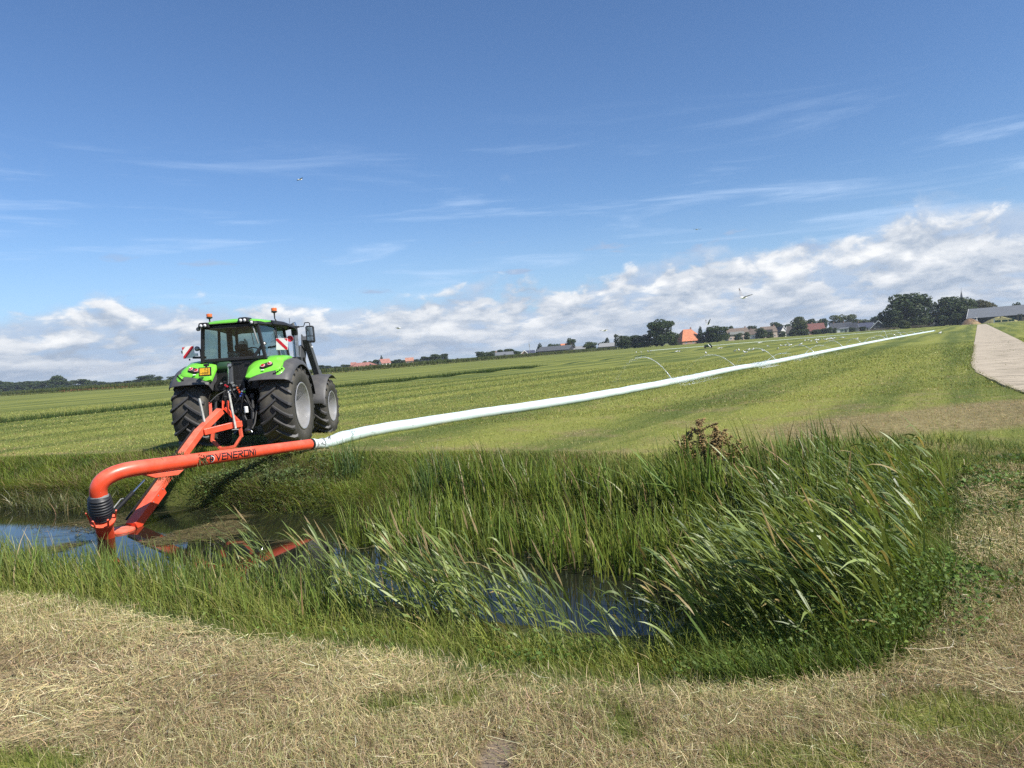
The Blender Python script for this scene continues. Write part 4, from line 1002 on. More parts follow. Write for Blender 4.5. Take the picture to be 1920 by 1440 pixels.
part(MB().sheet([[(-.20 + .25 * i / 4, -.30 + .03 * math.sin(i * 1.3 + j), 2.02 + .19 * j / 3 - .01 * i) for i in range(5)] for j in range(4)], .006, (0, 1, 0)), 'checked_cloth', mck)

# warning boards, side lamps
def board(x, y, z, s, tilt):
    b = part(MB().box((x, y, z), (.262, .012, .262), (0, tilt, 0)), 'warning_board', M_white, bevel=0.004)
    ca, sa = math.cos(-tilt), math.sin(-tilt); st = MB()
    def P(u, v): u *= s; return (x + u * ca - v * sa, y - .0085, z + u * sa + v * ca)
    h = .126
    for poly in ([(-h, h), (-h, .055), (-.055, h)], [(-h, -.08), (-h, -h), (-.08, -h), (h, .08), (h, h), (.08, h)]):
        st.add([P(u, v) for u, v in poly], [tuple(range(len(poly)))])
    part(st, 'red_stripe', M_red, b, fix=False)
    return b
board(-1.10, -.20, 2.265, 1, R(-3)); board(.97, -.10, 2.30, -1, R(3))
part(MB().beam((-.70, -.25, 2.12), (-1.02, -.18, 2.14), .05, .05).beam((-.78, -.25, 1.95), (-.80, -.22, 2.32), .07, .06), 'board_bracket', M_black, bevel=0.01)
part(MB().tube([(-1.10, -.18, 2.12), (-1.10, -.18, 2.08)], .018, 8).tube([(-1.25, -.17, 2.25), (-1.25, -.17, 2.31)], .025, 8), 'board_marker', M_black)
part(MB().beam((.62, .0, 2.25), (1.0, -.06, 2.28), .04, .04), 'board_arm', M_black, bevel=0.008)
lamp(-.90, -.20, 2.33, .045, M_graysteel, 'side_lamp'); part(MB().box((-.93, -.2, 2.20), (.07, .05, .06)), 'flood_lamp', M_lampwhite, bevel=0.008)
part(MB().lathe([(0, .07), (.03, .07), (.04, .05), (.045, .001)], 'y', (1.14, -.04, 2.41), 18), 'round_reflector', M_lampred, smooth=50)

# mirror on its arm, exhaust, cable
part(MB().beam((.60, 1.42, 2.74), (.92, 1.46, 2.75), .10, .10, (0, 0, 1), .05, .04).tube([(.90, 1.46, 2.75), (1.02, 1.47, 2.75), (1.045, 1.47, 2.80), (1.06, 1.47, 2.84), (1.15, 1.47, 2.84), (1.175, 1.47, 2.82), (1.18, 1.47, 2.74)], .012, 8), 'mirror_arm', M_black, smooth=40)
mo = part(MB().prism([(1.07, 2.39), (1.12, 2.345), (1.24, 2.335), (1.275, 2.37), (1.265, 2.72), (1.24, 2.755), (1.10, 2.76), (1.065, 2.73)], 'y', 1.44, 1.53), 'mirror', M_black, bevel=0.015)
M_mir = mat('mirror_glass', (0.55, 0.57, 0.58), 0.12, metal=1.0)
part(MB().prism([(1.095, 2.52), (1.245, 2.51), (1.24, 2.72), (1.095, 2.725)], 'y', 1.436, 1.438), 'mirror_glass', M_mir, mo); part(MB().prism([(1.10, 2.40), (1.245, 2.385), (1.245, 2.49), (1.097, 2.50)], 'y', 1.436, 1.438), 'mirror_glass', M_mir, mo)
part(MB().tube([(.70, 1.5, 2.70), (.71, 1.5, 2.62), (.74, 1.5, 2.59), (.77, 1.5, 2.62), (.77, 1.5, 2.70)], .008, 6), 'cable', M_black)
ex = part(MB().lathe([(2.0, .075), (2.06, .072), (2.58, .070)], 'z', (.68, 1.82, 0), 24), 'exhaust', M_steel, smooth=50)
rows = []; hs = MB()
for k in range(26):
    for j in range(16):
        a = 2 * PI * (j + .5 * (k % 2)) / 16; z = 2.07 + k * .02
        c = Vector((0.68 + .0735 * math.cos(a), 1.82 + .0735 * math.sin(a), z)); t = Vector((-math.sin(a), math.cos(a), 0)) * .0065
        hs.add([c - t, c - Vector((0, 0, .006)), c + t, c + Vector((0, 0, .006))], [(0, 1, 2, 3)])
part(hs, 'exhaust_holes', M_black, ex, fix=False)
part(MB().lathe([(2.56, .072), (2.60, .082), (2.74, .080), (2.745, .07)], 'z', (.68, 1.82, 0), 20), 'exhaust_collar', M_black, ex, smooth=40)
part(MB().tube([(.68, 1.82, 2.72), (.675, 1.82, 2.80), (.65, 1.80, 2.87)], [.074, .074, .078], 18, caps=False), 'exhaust_tip', M_steel, ex, smooth=50)
part(MB().box((.62, 1.75, 1.75), (.30, .35, .55)), 'exhaust_box', M_black, bevel=0.03)
part(MB().tube([(.60, 1.75, 2.86), (.60, 1.75, 3.0)], .006, 5), 'aerial', M_black)

# front loader uprights and booms
for s in (-1, 1):
    up = MB(); up.prism([(1.95, .9), (2.25, .9), (2.30, 1.7), (2.55, 2.12), (2.42, 2.34), (2.12, 2.30), (1.98, 1.8)], 'x', s * .62, s * .72)
    part(up, 'loader_upright', M_loader, bevel=0.012)
    bo = MB().beam((s * .83, 2.22, 2.50), (s * .85, 2.95, 1.52), .15, .17, (0, 1, 1)).beam((s * .85, 2.95, 1.60), (s * .85, 4.0, .62), .15, .17, (0, 1, 1))
    bo.prism([(2.14, 2.30), (2.42, 2.16), (2.36, 2.52), (2.20, 2.60)], 'x', s * .72, s * .755)
    b = part(bo, 'loader_boom', M_loader, bevel=0.01)
    part(MB().lathe([(-.012, .028), (.012, .028), (.013, .001)], 'x', (s * .92, 2.42, 2.26), 12), 'boom_pin', M_lampwhite, b)
    part(MB().tube([(s * .76, 2.3, 1.62), (s * .78, 2.9, 1.18)], .05, 10).tube([(s * .74, 2.2, 2.0), (s * .76, 2.45, 1.5)], .03, 8), 'loader_cylinder', M_black, b, smooth=40)
part(MB().beam((-.78, 3.95, .66), (.78, 3.95, .66), .14, .14), 'loader_crossbar', M_loader, bevel=0.01)
# front mudguards
for s in (-1, 1):
    rows = []
    for k in range(14):
        a = R(8 + (125 - 8) * k / 13); r = .83
        if k == 13: r = .86
        y, z = 2.66 - r * math.cos(a), .70 + r * math.sin(a)
        rows.append([(s * .70, y, z - .02), (s * .74, y, z), (s * .98, y, z + .012), (s * 1.24, y, z), (s * 1.29, y + .02, z - .03)])
    part(MB().sheet(rows, .012, (0, .5, -.8)), 'front_mudguard', M_grey, smooth=45)
    part(MB().tube([(s * .74, 1.90, 1.5), (s * .77, 1.86, 1.2), (s * .80, 1.88, .8)], .012, 6), 'mudguard_hose', mat('rusty_hose', (0.22, 0.14, 0.10), .7))

# rear linkage, couplings, hoses
tr = random.Random(5)
rear = MB().box((0, -.50, 1.30), (.40, .16, .40)).box((.16, -.56, 1.42), (.20, .14, .30)).box((-.16, -.54, 1.33), (.18, .12, .22)).box((0, -.42, 1.02), (.56, .12, .24)).box((0, -.47, .72), (.40, .14, .34))
part(rear, 'hydraulic_block', M_black, bevel=0.02)
for k in range(34):
    x = tr.uniform(-.26, .30); z = tr.uniform(1.12, 1.56); m = tr.choice([M_graysteel, M_black, M_black, M_black, M_black, M_loader])
    y = -.60 - tr.random() * .05; r = tr.uniform(.010, .022)
    c = part(MB().lathe([(0, r), (-.05, r), (-.055, r * 1.3), (-.075, r * 1.3), (-.078, .001)], 'y', (x, y, z), 10), 'coupling', m, smooth=40)
for x, z, m in ((.14, 1.36, M_orange_cap), (.155, 1.31, M_orange_cap), (.12, 1.405, M_amber), (.20, 1.27, M_blue), (.24, 1.25, M_blue), (.17, 1.22, M_blue), (.26, 1.31, M_green), (.22, 1.33, M_white), (.27, 1.36, M_white), (-.05, 1.36, M_white), (-.09, 1.33, M_white), (-.06, 1.29, M_white), (-.06, 1.24, M_white), (-.10, 1.45, M_lampred), (-.14, 1.48, M_lampred)):
    part(MB().lathe([(0, .020), (-.03, .022), (-.035, .001)], 'y', (x, -.67, z), 10), 'coupling_cap', m, smooth=40)
for k in range(13):
    x0 = tr.uniform(-.25, .28); z0 = tr.uniform(1.15, 1.5); x1 = x0 + tr.uniform(-.2, .2); z1 = tr.uniform(.6, 1.15)
    part(MB().tube([(x0, -.62, z0), (x0 * .8 + x1 * .2, -.72, z0 - .05), (x1, -.70 - tr.random() * .08, (z0 + z1) / 2 - .08), (x1 * 1.05, -.62, z1)], tr.uniform(.007, .013), 7), 'hydraulic_hose', M_black, smooth=True)
tc = part(MB().box((-.02, -.62, 1.70), (.075, .07, .38), (R(-4), 0, 0)), 'top_link', M_loader, bevel=0.012)
part(MB().beam((-.075, -.665, 1.50), (-.055, -.64, 1.90), .018, .03).lathe([(-.05, .05), (.05, .05)], 'y', (-.02, -.63, 1.91), 12).box((-.02, -.64, 1.91), (.09, .05, .06)), 'top_link_clip', M_steel, tc, bevel=0.004)
for s in (-1, 1):
    part(MB().beam((s * .22, -.1, .62), (s * .44, -1.16, .50), .05, .11).lathe([(-.035, .055), (.035, .055), (.036, .001)], 'x', (s * .44, -1.18, .50), 14), 'lower_link', M_black, bevel=0.008)
    part(MB().lathe([(-.06, .001), (-.058, .035), (.058, .035), (.06, .001)], 'x', (s * .47, -1.20, .50), 14).tube([(s * .53, -1.2, .5), (s * .55, -1.2, .46)], .015, 6), 'link_ball', M_steel, smooth=40)
    part(MB().tube([(s * .40, -.62, 1.18), (s * .42, -.78, .56)], .032, 10).tube([(s * .405, -.66, 1.02), (s * .417, -.74, .70)], .045, 10), 'lift_rod', M_black, smooth=40)
    part(MB().beam((s * .24, -.15, 1.22), (s * .41, -.68, 1.20), .07, .10), 'lift_arm', M_black, bevel=0.012)
    part(MB().tube([(s * .48, -.5, 1.12), (s * .52, -.95, .62), (s * .50, -1.08, .52)], .02, 7), 'stabiliser', M_black)
part(MB().lathe([(0, .12), (-.05, .11), (-.06, .06), (-.16, .03), (-.165, .001)], 'y', (.02, -.52, .88), 20), 'power_take_off', M_black, smooth=40)
part(MB().lathe([(-.07, .045), (.05, .045), (.06, .035), (.062, .001)], 'z', (.28, -.72, .93), 16), 'filter_canister', M_white, smooth=40)
part(MB().tube([(.33, -.9, .55), (.36, -.95, .70), (.30, -.9, .80)], .02, 6).box((.42, -.95, .62), (.10, .06, .20)), 'hitch_bracket', M_black)
part(MB().box((.05, -.44, 1.955), (.25, .02, .018)).box((.30, -.45, 1.93), (.10, .02, .03)), 'rear_badge', M_black)
part(MB().lathe([(-.16, .11), (-.10, .14), (.10, .14), (.16, .11), (.165, .001)], 'x', (-.22, -.35, 1.90), 18), 'air_tank', mat('tank_green', (0.03, 0.07, 0.035), .4), smooth=40)

# ------------------------------------------------------------------ orange irrigation pump on the tractor's linkage
M_orange = mat('orange_paint', (0.78, 0.055, 0.012), 0.36, spec=0.5, var=0.12, vscale=3, dust=((0.56, 0.28, 0.19), 0.36), coat=0.25)
M_orange_dull = mat('dusty_orange_paint', (0.72, 0.075, 0.025), 0.5, var=0.1, vscale=5, dust=((0.52, 0.28, 0.19), 0.5))
M_rubber = mat('black_rubber', (0.018, 0.018, 0.019), 0.45, var=0.2, spec=0.5)
M_chrome = mat('chrome_rod', (0.75, 0.75, 0.75), 0.12, metal=1.0)
M_stand = mat('galvanised_stand', (0.36, 0.36, 0.32), 0.55, metal=0.2, var=0.25)
PO = Vector((-6.0, 13.2, 0.0))
pump = thing('irrigation_pump', 'orange pump arm and pipe reaching from the tractor down into the ditch', 'pump', PO)
def W(x, y, z): return Vector((x, y, z)) - PO
def ppart(mb, name, m, parent=pump, smooth=False, bevel=0.0, **k): return mb.build(name, m, parent, smooth, bevel, **k)
# delivery pipe with elbow
PE = W(-4.24, 14.85, 0.15); PA = W(-6.00, 11.45, 0.325)
ax = (PA - PE).normalized()
down = (W(-6.50, 11.08, -0.08) - W(-6.48, 11.08, 0.12)).normalized()
pts = [PE.lerp(PA, t) for t in np.linspace(0, 1, 9)]; rad = list(np.linspace(0.102, 0.122, 9))
corner = W(-6.47, 10.90, 0.355)
pend = W(-6.50, 11.08, -0.035)
for t in np.linspace(0.1, 1, 12):
    a, b = PA.lerp(corner, t), corner.lerp(pend, t); pts.append(a.lerp(b, t)); rad.append(0.122 + .004 * t)
pipe = ppart(MB().tube(pts, rad, 36), 'delivery_pipe', M_orange, smooth=50)
ppart(MB().tube([PE + ax * .012, PE - ax * .03], [.112, .112], 24).tube([PE + ax * .03, PE - ax * .02], [.105, .105], 24), 'pipe_flange', M_rubber, pipe, smooth=40)
# black VENERONI lettering and its round badge, wrapped on the pipe
vx = (PE - PA).normalized()
to_cam = (Vector((-5.2, 12.9, .25)) - Vector((0, 0, 1.7))).normalized(); nrm = (-to_cam - vx * (-to_cam).dot(vx)).normalized(); upv = vx.cross(nrm); upv = upv if upv.z > 0 else -upv
L_pipe = (PE - PA).length
def on_pipe(u, v, dr=0.0022):
    """u metres along the pipe from its elbow end, v metres round the girth from the side that faces the near bank"""
    r = 0.122 + (0.102 - 0.122) * u / L_pipe; a = v / r
    return PA + vx * u + (nrm * math.cos(a) + upv * math.sin(a)) * (r + dr)
VG = {'V': [[(0, 1), (.5, 0), (1, 1)]], 'E': [[(1, 1), (.12, 1)], [(1, .52), (.06, .52), (0, 0), (1, 0)], [(.06, .52), (.12, .70)]], 'N': [[(0, 0), (0, 1), (.95, 0.05), (1, 1)]],
    'R': [[(0, 0), (.05, .55)], [(0, 1), (.95, 1), (1, .62), (.25, .52), (1, 0)]], 'O': [[(.0, .0), (.05, 1), (1, 1), (.95, 0), (0, 0)]], 'I': [[(0, 0), (0, 1)]]}
lt = MB(); x = 1.36
for ch, wd, gp in (('V', .105, .035), ('E', .095, .04), ('N', .10, .04), ('E', .095, .04), ('R', .105, .04), ('O', .11, .04), ('N', .095, .045), ('I', .01, .04)):
    strokes(lt, [[(x + a * wd * .9, -.055 + b * .105) for a, b in pl] for pl in VG[ch]], on_pipe, .025); x += (wd + gp) * .9
ppart(lt, 'brand_lettering', M_ink, pipe, fix=False)
bd = MB(); c0 = (1.235, -.012)
def patch(poly, dr): bd.add([on_pipe(u, v, dr) for u, v in poly], [tuple(range(len(poly)))])
for k in range(6):
    u0, u1 = -.085 + k * .027, -.085 + (k + 1) * .027
    patch([(c0[0] + u0, c0[1] + .035), (c0[0] + u1, c0[1] + .035), (c0[0] + u1, c0[1] + .068), (c0[0] + u0, c0[1] + .068)], .002)
for k in range(12):
    a0, a1 = 2 * PI * k / 12, 2 * PI * (k + 1) / 12
    patch([(c0[0] + .02, c0[1] - .012), (c0[0] + .02 + .05 * math.cos(a0), c0[1] - .012 + .05 * math.sin(a0)), (c0[0] + .02 + .05 * math.cos(a1), c0[1] - .012 + .05 * math.sin(a1))], .002)
patch([(c0[0] - .075, c0[1] + .04), (c0[0] - .04, c0[1] + .04), (c0[0] - .04, c0[1] - .055), (c0[0] - .075, c0[1] - .055)], .002)
ppart(bd, 'round_badge', M_ink, pipe, fix=False)
bw = MB()
for k in range(9):
    a0, a1 = -1.6 + k * .36, -1.6 + (k + 1) * .36
    bw.add([on_pipe(c0[0] + .02 + rr * math.cos(a), c0[1] - .012 + rr * math.sin(a), .0034) for rr, a in ((.052, a0), (.061, a0), (.061, a1), (.052, a1))], [(0, 1, 2, 3)])
ppart(bw, 'badge_ring', M_white, pipe, fix=False)
# saddle plate under the pipe
s0, s1 = PA + vx * .05, PA + vx * .98
sd = MB(); off = Vector((0, 0, -.115)); b0 = vx.cross(Vector((0, 0, 1))).normalized()
poly = [(0.02, -.01), (.20, -.085), (.62, -.095), (.74, -.02)]
vs = [PA + vx * u + off * .95 + Vector((0, 0, v)) + b0 * w for w in (-.05, .05) for u, v in poly]
sd.add(vs, [(0, 1, 2, 3), (7, 6, 5, 4), (0, 4, 5, 1), (1, 5, 6, 2), (2, 6, 7, 3), (3, 7, 4, 0)])
ppart(sd, 'saddle_plate', M_orange_dull, pipe, bevel=0.006)
# rubber bellows
cone_bot = W(-6.73, 11.58, -0.90)
n_r = 9; ax0 = pend; ax1 = W(-6.56, 11.22, -0.42)
bp = [ax0 + Vector((0, 0, .01)), ax0]; br = [.120, .134]
for k in range(n_r):
    t0 = (k + .1) / n_r; 
    for q, rr in ((0, .0), (.25, .016), (.5, .021), (.75, .016), (1, 0)):
        t = (k + q * .96 + .02) / n_r; env = .150 + .022 * math.sin(PI * min(1, t * 1.15)) - .028 * max(0, t - .6) / .4
        bp.append(ax0.lerp(ax1, t)); br.append(env + rr - .012)
ppart(MB().tube(bp, br, 36), 'bellows', M_rubber, smooth=60)
ppart(MB().tube([ax0 + Vector((0, 0, .022)), ax0 - Vector((0, 0, .012))], [.137, .137], 30), 'hose_clamp', M_graysteel, smooth=40)
# collar with four prongs, suction cone
cn = (cone_bot - ax1).normalized(); ca_ = ax1 + cn * -.02
side1 = cn.orthogonal().normalized(); side2 = cn.cross(side1)
collar = ppart(MB().tube([ca_ + cn * .0, ca_ + cn * .03], [.185, .185], 36).tube([ca_ + cn * .045, ca_ + cn * .06], [.172, .172], 36).tube([ca_ + cn * .03, ca_ + cn * .075], [.15, .15], 30), 'collar', M_orange, smooth=40)
for k in range(6):
    a = 2 * PI * k / 6 + .5; dv = side1 * math.cos(a) + side2 * math.sin(a)
    ppart(MB().beam(ca_ + dv * .172 + cn * .03, ca_ + dv * .205 - cn * .17, .028, .022, dv), 'prong', M_orange, collar, bevel=0.004)
ppart(MB().tube([ca_ + cn * .06, ca_ + cn * .20, ca_ + cn * .42, cone_bot + cn * .1], [.135, .130, .125, .125], 32), 'suction_cone', M_orange, smooth=40)
# long arm: box beam in two runs with top lip
B0, B1, B2 = W(-5.99, 14.72, 0.98), W(-6.27, 14.26, 0.61), W(-6.63, 12.15, -0.73)
arm = ppart(MB().beam(B0, B1, .15, .13, (0, -.2, 1)).beam(B1 + (B0 - B1) * .04, B2, .15, .14, (0, -.2, 1), .145, .13), 'arm', M_orange_dull, bevel=0.008)
ppart(MB().beam(B1 + Vector((-.075, 0, .095)), B2 + Vector((-.08, 0, .10)), .02, .03, (0, -.2, 1)), 'arm_hose', M_black, arm)
ppart(MB().beam(B1.lerp(B2, .64) + Vector((.03, .02, -.02)), B2 + Vector((.04, -.05, -.02)), .185, .18, (0, -.2, 1)), 'arm_cover', M_orange, arm, bevel=0.008)
for k in range(5): ppart(MB().lathe([(-.006, .014), (.008, .014), (.009, .001)], 'x', B1.lerp(B2, .67 + .065 * k) + Vector((.125, 0, .03)), 8), 'bolt', M_graysteel, arm)
# pump housing disc at the foot
ppart(MB().lathe([(-.10, .20), (.02, .235), (.05, .225), (.085, .12), (.09, .001)], 'z', W(-6.70, 11.92, -.79), 32).beam(W(-6.70, 11.9, -.82), cone_bot, .14, .14), 'pump_housing', M_orange_dull, smooth=45)
# ram between saddle and collar
r0, r1 = W(-6.05, 11.62, 0.10), W(-6.42, 11.32, -0.33)
ppart(MB().tube([r1, r1.lerp(r0, .62)], .034, 14), 'ram_barrel', M_rubber, smooth=40)
ppart(MB().tube([r1.lerp(r0, .60), r0], .017, 12), 'ram_rod', M_chrome, smooth=40)
ppart(MB().tube([r1 + Vector((-.02, 0, .05)), r1.lerp(r0, .3) + Vector((-.045, 0, .05)), r1.lerp(r0, .36) + Vector((-.03, 0, .03))], .010, 8), 'ram_hose', M_graysteel)
# scraps of ditch weed draped over the arm and pipe
dbV, dbF, dbC = [], [], []
dbr = np.random.RandomState(8)
def drape(c, n, sx, sy, sz):
    P = np.array(c)[None] + dbr.randn(n, 3) * np.array([sx, sy, sz])[None]; a = dbr.uniform(0, 6.28, n)
    t = np.stack([np.cos(a), np.sin(a), -.6 - dbr.rand(n)], -1) * dbr.uniform(.02, .10, n)[:, None]; w_ = np.stack([-np.sin(a), np.cos(a), dbr.randn(n) * .5], -1) * dbr.uniform(.003, .012, n)[:, None]
    V_ = np.stack([P - w_, P + w_, P + t + w_ * .4, P + t - w_ * .4], 1).reshape(-1, 3); k = sum(len(v) for v in dbV)
    dbV.append(V_); dbF.append(np.arange(n * 4).reshape(-1, 4) + k); cc_ = mixc((.035, .055, .015), (.16, .15, .06), dbr.rand(n)); dbC.append(np.repeat(cc_, 4, 0))
for t_, n_ in ((.34, 170), (.40, 260), (.46, 260), (.52, 170), (.58, 70)):
    p_ = B1.lerp(B2, t_) + PO; drape((p_.x + .03, p_.y, p_.z + .10), n_, .085, .06, .035)
for u_ in (1.02, 1.10): q_ = on_pipe(u_, .02) + PO; drape(q_, 45, .035, .03, .03)
q_ = PA + vx * .35 + PO; drape((q_.x, q_.y, q_.z + .12), 14, .03, .03, .01)
tag(np_mesh('weed_scraps', np.concatenate(dbV), np.concatenate(dbF), M_leaf, np.concatenate(dbC)), 'scraps of ditch weed draped over the orange arm', 'weeds', kind='stuff')
# headstock: A-frame, cross bar, octagon guard
def path_beam(pts, w, h, up=(0, 1, 0)):
    b = MB()
    for a, c in zip(pts, pts[1:]): b.beam(a, c + (c - a).normalized() * w * .32, w, h, up)
    return b
hs_top = W(-5.91, 14.78, 1.12)
ppart(path_beam([W(-5.90, 14.74, 1.03), W(-5.68, 14.78, .74)], .062, .08), 'frame_strut', M_orange, bevel=0.005)
ppart(path_beam([W(-5.66, 14.80, .72), W(-5.64, 14.80, .42), W(-5.78, 14.76, .22), W(-6.06, 14.74, .20), W(-6.24, 14.78, .38), W(-6.22, 14.80, .52)], .055, .07), 'frame_guard', M_orange_dull, bevel=0.004)
cb = ppart(MB().beam(W(-6.18, 14.28, .60), W(-5.76, 14.62, .67), .11, .12).beam(W(-5.80, 14.62, .665), W(-5.62, 14.80, .68), .10, .12), 'cross_bar', M_orange, bevel=0.006)
for dx in (-.05, .045):
    ppart(MB().prism([(14.72, .98), (14.80, 1.0), (14.84, 1.16), (14.76, 1.18)], 'x', -5.90 + dx - .012, -5.90 + dx + .012), 'top_lug', M_orange, loc=-PO, bevel=0.004)
ppart(MB().beam(W(-6.13, 14.55, .80), W(-6.16, 14.66, 1.16), .05, .05), 'side_post', M_orange, bevel=0.004)
for a, b in (((-6.19, 14.40, .70), (-6.29, 14.46, 1.27)), ((-5.66, 14.58, .60), (-5.77, 14.68, 1.30))):
    ppart(MB().beam(W(*a), W(*b), .038, .038), 'support_leg', M_stand, bevel=0.003)
ppart(MB().box(W(-5.655, 14.55, .585), (.12, .06, .012)), 'leg_plate', M_stand, bevel=0.002)
ppart(MB().tube([W(-6.13, 14.6, 1.18), W(-6.02, 14.7, 1.30), W(-5.9, 14.85, 1.38)], .014, 7), 'feed_hose', M_black, smooth=True)

# ------------------------------------------------------------------ white layflat hose, jets of water, gulls
mh = bpy.data.materials.new('white_hose'); mh.use_nodes = True; g = NG(mh.node_tree)
co = g.n('ShaderNodeNewGeometry').outputs['Position']
n1 = g.noise(co, 1.3, 4, 0.6); n2 = g.noise(co, 7.0, 5, 0.65, 0.6); yx = g.sep(co)[1]
c = g.mix(g.step(n1, 0.35, 0.7), (0.56, 0.665, 0.645), (0.63, 0.70, 0.69))
mud = g.m('MULTIPLY', g.step(n2, 0.585, 0.63), g.step(yx, 17.6, 15.4))
mud = g.m('MAXIMUM', mud, g.m('MULTIPLY', g.step(n2, 0.64, 0.68), g.step(yx, 22.0, 18.0, 0.0, 0.45)))
c = g.mix(mud, c, (0.06, 0.05, 0.04))
p = g.n('ShaderNodeBsdfPrincipled', ins={'Base Color': c, 'Roughness': 0.38}); p.inputs['Specular IOR Level'].default_value = 0.4
b = g.n('ShaderNodeBump', ins={0: 0.35, 1: 0.02, 2: 0.0}); g.put(b.inputs['Height'], g.noise(co, 6.0, 4, 0.6)); g.put(p.inputs['Normal'], b.outputs[0])
g.n('ShaderNodeOutputMaterial', ins={0: p.outputs[0]})
HP = [(-4.25, 14.86), (-3.98, 15.35), (-3.37, 17.0), (-1.63, 19.35), (0.57, 21.35), (2.6, 23.6), (4.86, 26.7), (6.6, 29.1), (11.46, 36.9), (15.04, 41.6), (25.86, 58.2), (43.3, 84.5), (60, 109), (86.8, 147.8), (88.5, 150)]
from mathutils import geometry as _g
def catmull(P, n):
    P = [Vector((*p, 0)) for p in P]; out = []
    for i in range(len(P) - 1):
        p0, p1, p2, p3 = P[max(i - 1, 0)], P[i], P[i + 1], P[min(i + 2, len(P) - 1)]
        for k in range(n):
            t = k / n; out.append(.5 * ((2 * p1) + (p2 - p0) * t + (2 * p0 - 5 * p1 + 4 * p2 - p3) * t * t + (3 * p1 - p0 - 3 * p2 + p3) * t ** 3))
    return out + [P[-1]]
HC = catmull(HP, 14)
hr = random.Random(3)
def hose_mesh(name, line, wid, hei, start_neck=True, m=mh):
    rows = []; dist = 0
    for i, p in enumerate(line):
        t = (line[min(i + 1, len(line) - 1)] - line[max(i - 1, 0)]).normalized(); sdv = Vector((t.y, -t.x, 0))
        if i: dist += (p - line[i - 1]).length
        k = sstep(np.array(dist), 0.18, 1.1) if start_neck else 1.0
        w = (.205 + (wid - .205) * float(k)) / 2; h = (.205 + (hei - .205) * float(k)) / 2
        wr = 1 + .02 * math.sin(dist * 2.3) + (.10 * math.sin(dist * 23) * (1 - float(k)))
        z0 = float(height(np.array([p.x]), np.array([p.y]))[0]) * (1 if abs(p.x) < 26 else 0)
        zc = max(z0 + h * .97 - .01, (0.15 - .12 * dist) if start_neck else 0)
        rows.append([p + sdv * (w * wr * math.cos(a)) + Vector((0, 0, zc + h * wr * math.sin(a))) for a in np.linspace(0, 2 * PI, 21)])
    return MB().sheet(rows).build(name, m, None, smooth=70)
hose = tag(hose_mesh('layflat_hose', HC, .318, .275), 'swollen white layflat hose running from the orange pipe across the field', 'hose')
for u, nm in ((.10, 'strap'), (.26, 'strap')):
    i = 0; dacc = 0
    while dacc < u: dacc += (HC[i + 1] - HC[i]).length; i += 1
    t = (HC[i + 1] - HC[i]).normalized()
    MB().tube([HC[i] + Vector((0, 0, .125)) - t * .012, HC[i] + Vector((0, 0, .125)) + t * .012], [.118, .118], 20, caps=False).build(nm, M_graysteel, hose, smooth=40)
L2 = catmull([(36, 185), (50, 196), (75, 216), (112, 246), (150, 277)], 8)
tag(hose_mesh('second_hose', L2, .08, .08, False), 'second white hose lying far off in front of the village', 'hose')

mwj = bpy.data.materials.new('spray_water'); mwj.use_nodes = True; g = NG(mwj.node_tree)
p = g.n('ShaderNodeBsdfPrincipled', ins={'Base Color': (0.86, 0.90, 0.93, 1), 'Roughness': 0.12, 'IOR': 1.33}); p.inputs['Transmission Weight'].default_value = 0.35
g.n('ShaderNodeOutputMaterial', ins={0: p.outputs[0]})
ico = [(0, 0, 1), (.894, 0, .447), (.276, .851, .447), (-.724, .526, .447), (-.724, -.526, .447), (.276, -.851, .447), (.724, .526, -.447), (-.276, .851, -.447), (-.894, 0, -.447), (-.276, -.851, -.447), (.724, -.526, -.447), (0, 0, -1)]
icf = [(0, 1, 2), (0, 2, 3), (0, 3, 4), (0, 4, 5), (0, 5, 1), (1, 6, 2), (2, 7, 3), (3, 8, 4), (4, 9, 5), (5, 10, 1), (6, 7, 2), (7, 8, 3), (8, 9, 4), (9, 10, 5), (10, 6, 1), (11, 7, 6), (11, 8, 7), (11, 9, 8), (11, 10, 9), (11, 6, 10)]
OCT = [(1, 0, 0), (0, 1, 0), (-1, 0, 0), (0, -1, 0), (0, 0, 1), (0, 0, -1)]; OCF = [(0, 1, 4), (1, 2, 4), (2, 3, 4), (3, 0, 4), (1, 0, 5), (2, 1, 5), (3, 2, 5), (0, 3, 5)]
def drops(mb, pts, rs):
    for p, r in zip(pts, rs): mb.add([(p[0] + a * r, p[1] + b_ * r, p[2] + c_ * r * 1.2) for a, b_, c_ in OCT], OCF)
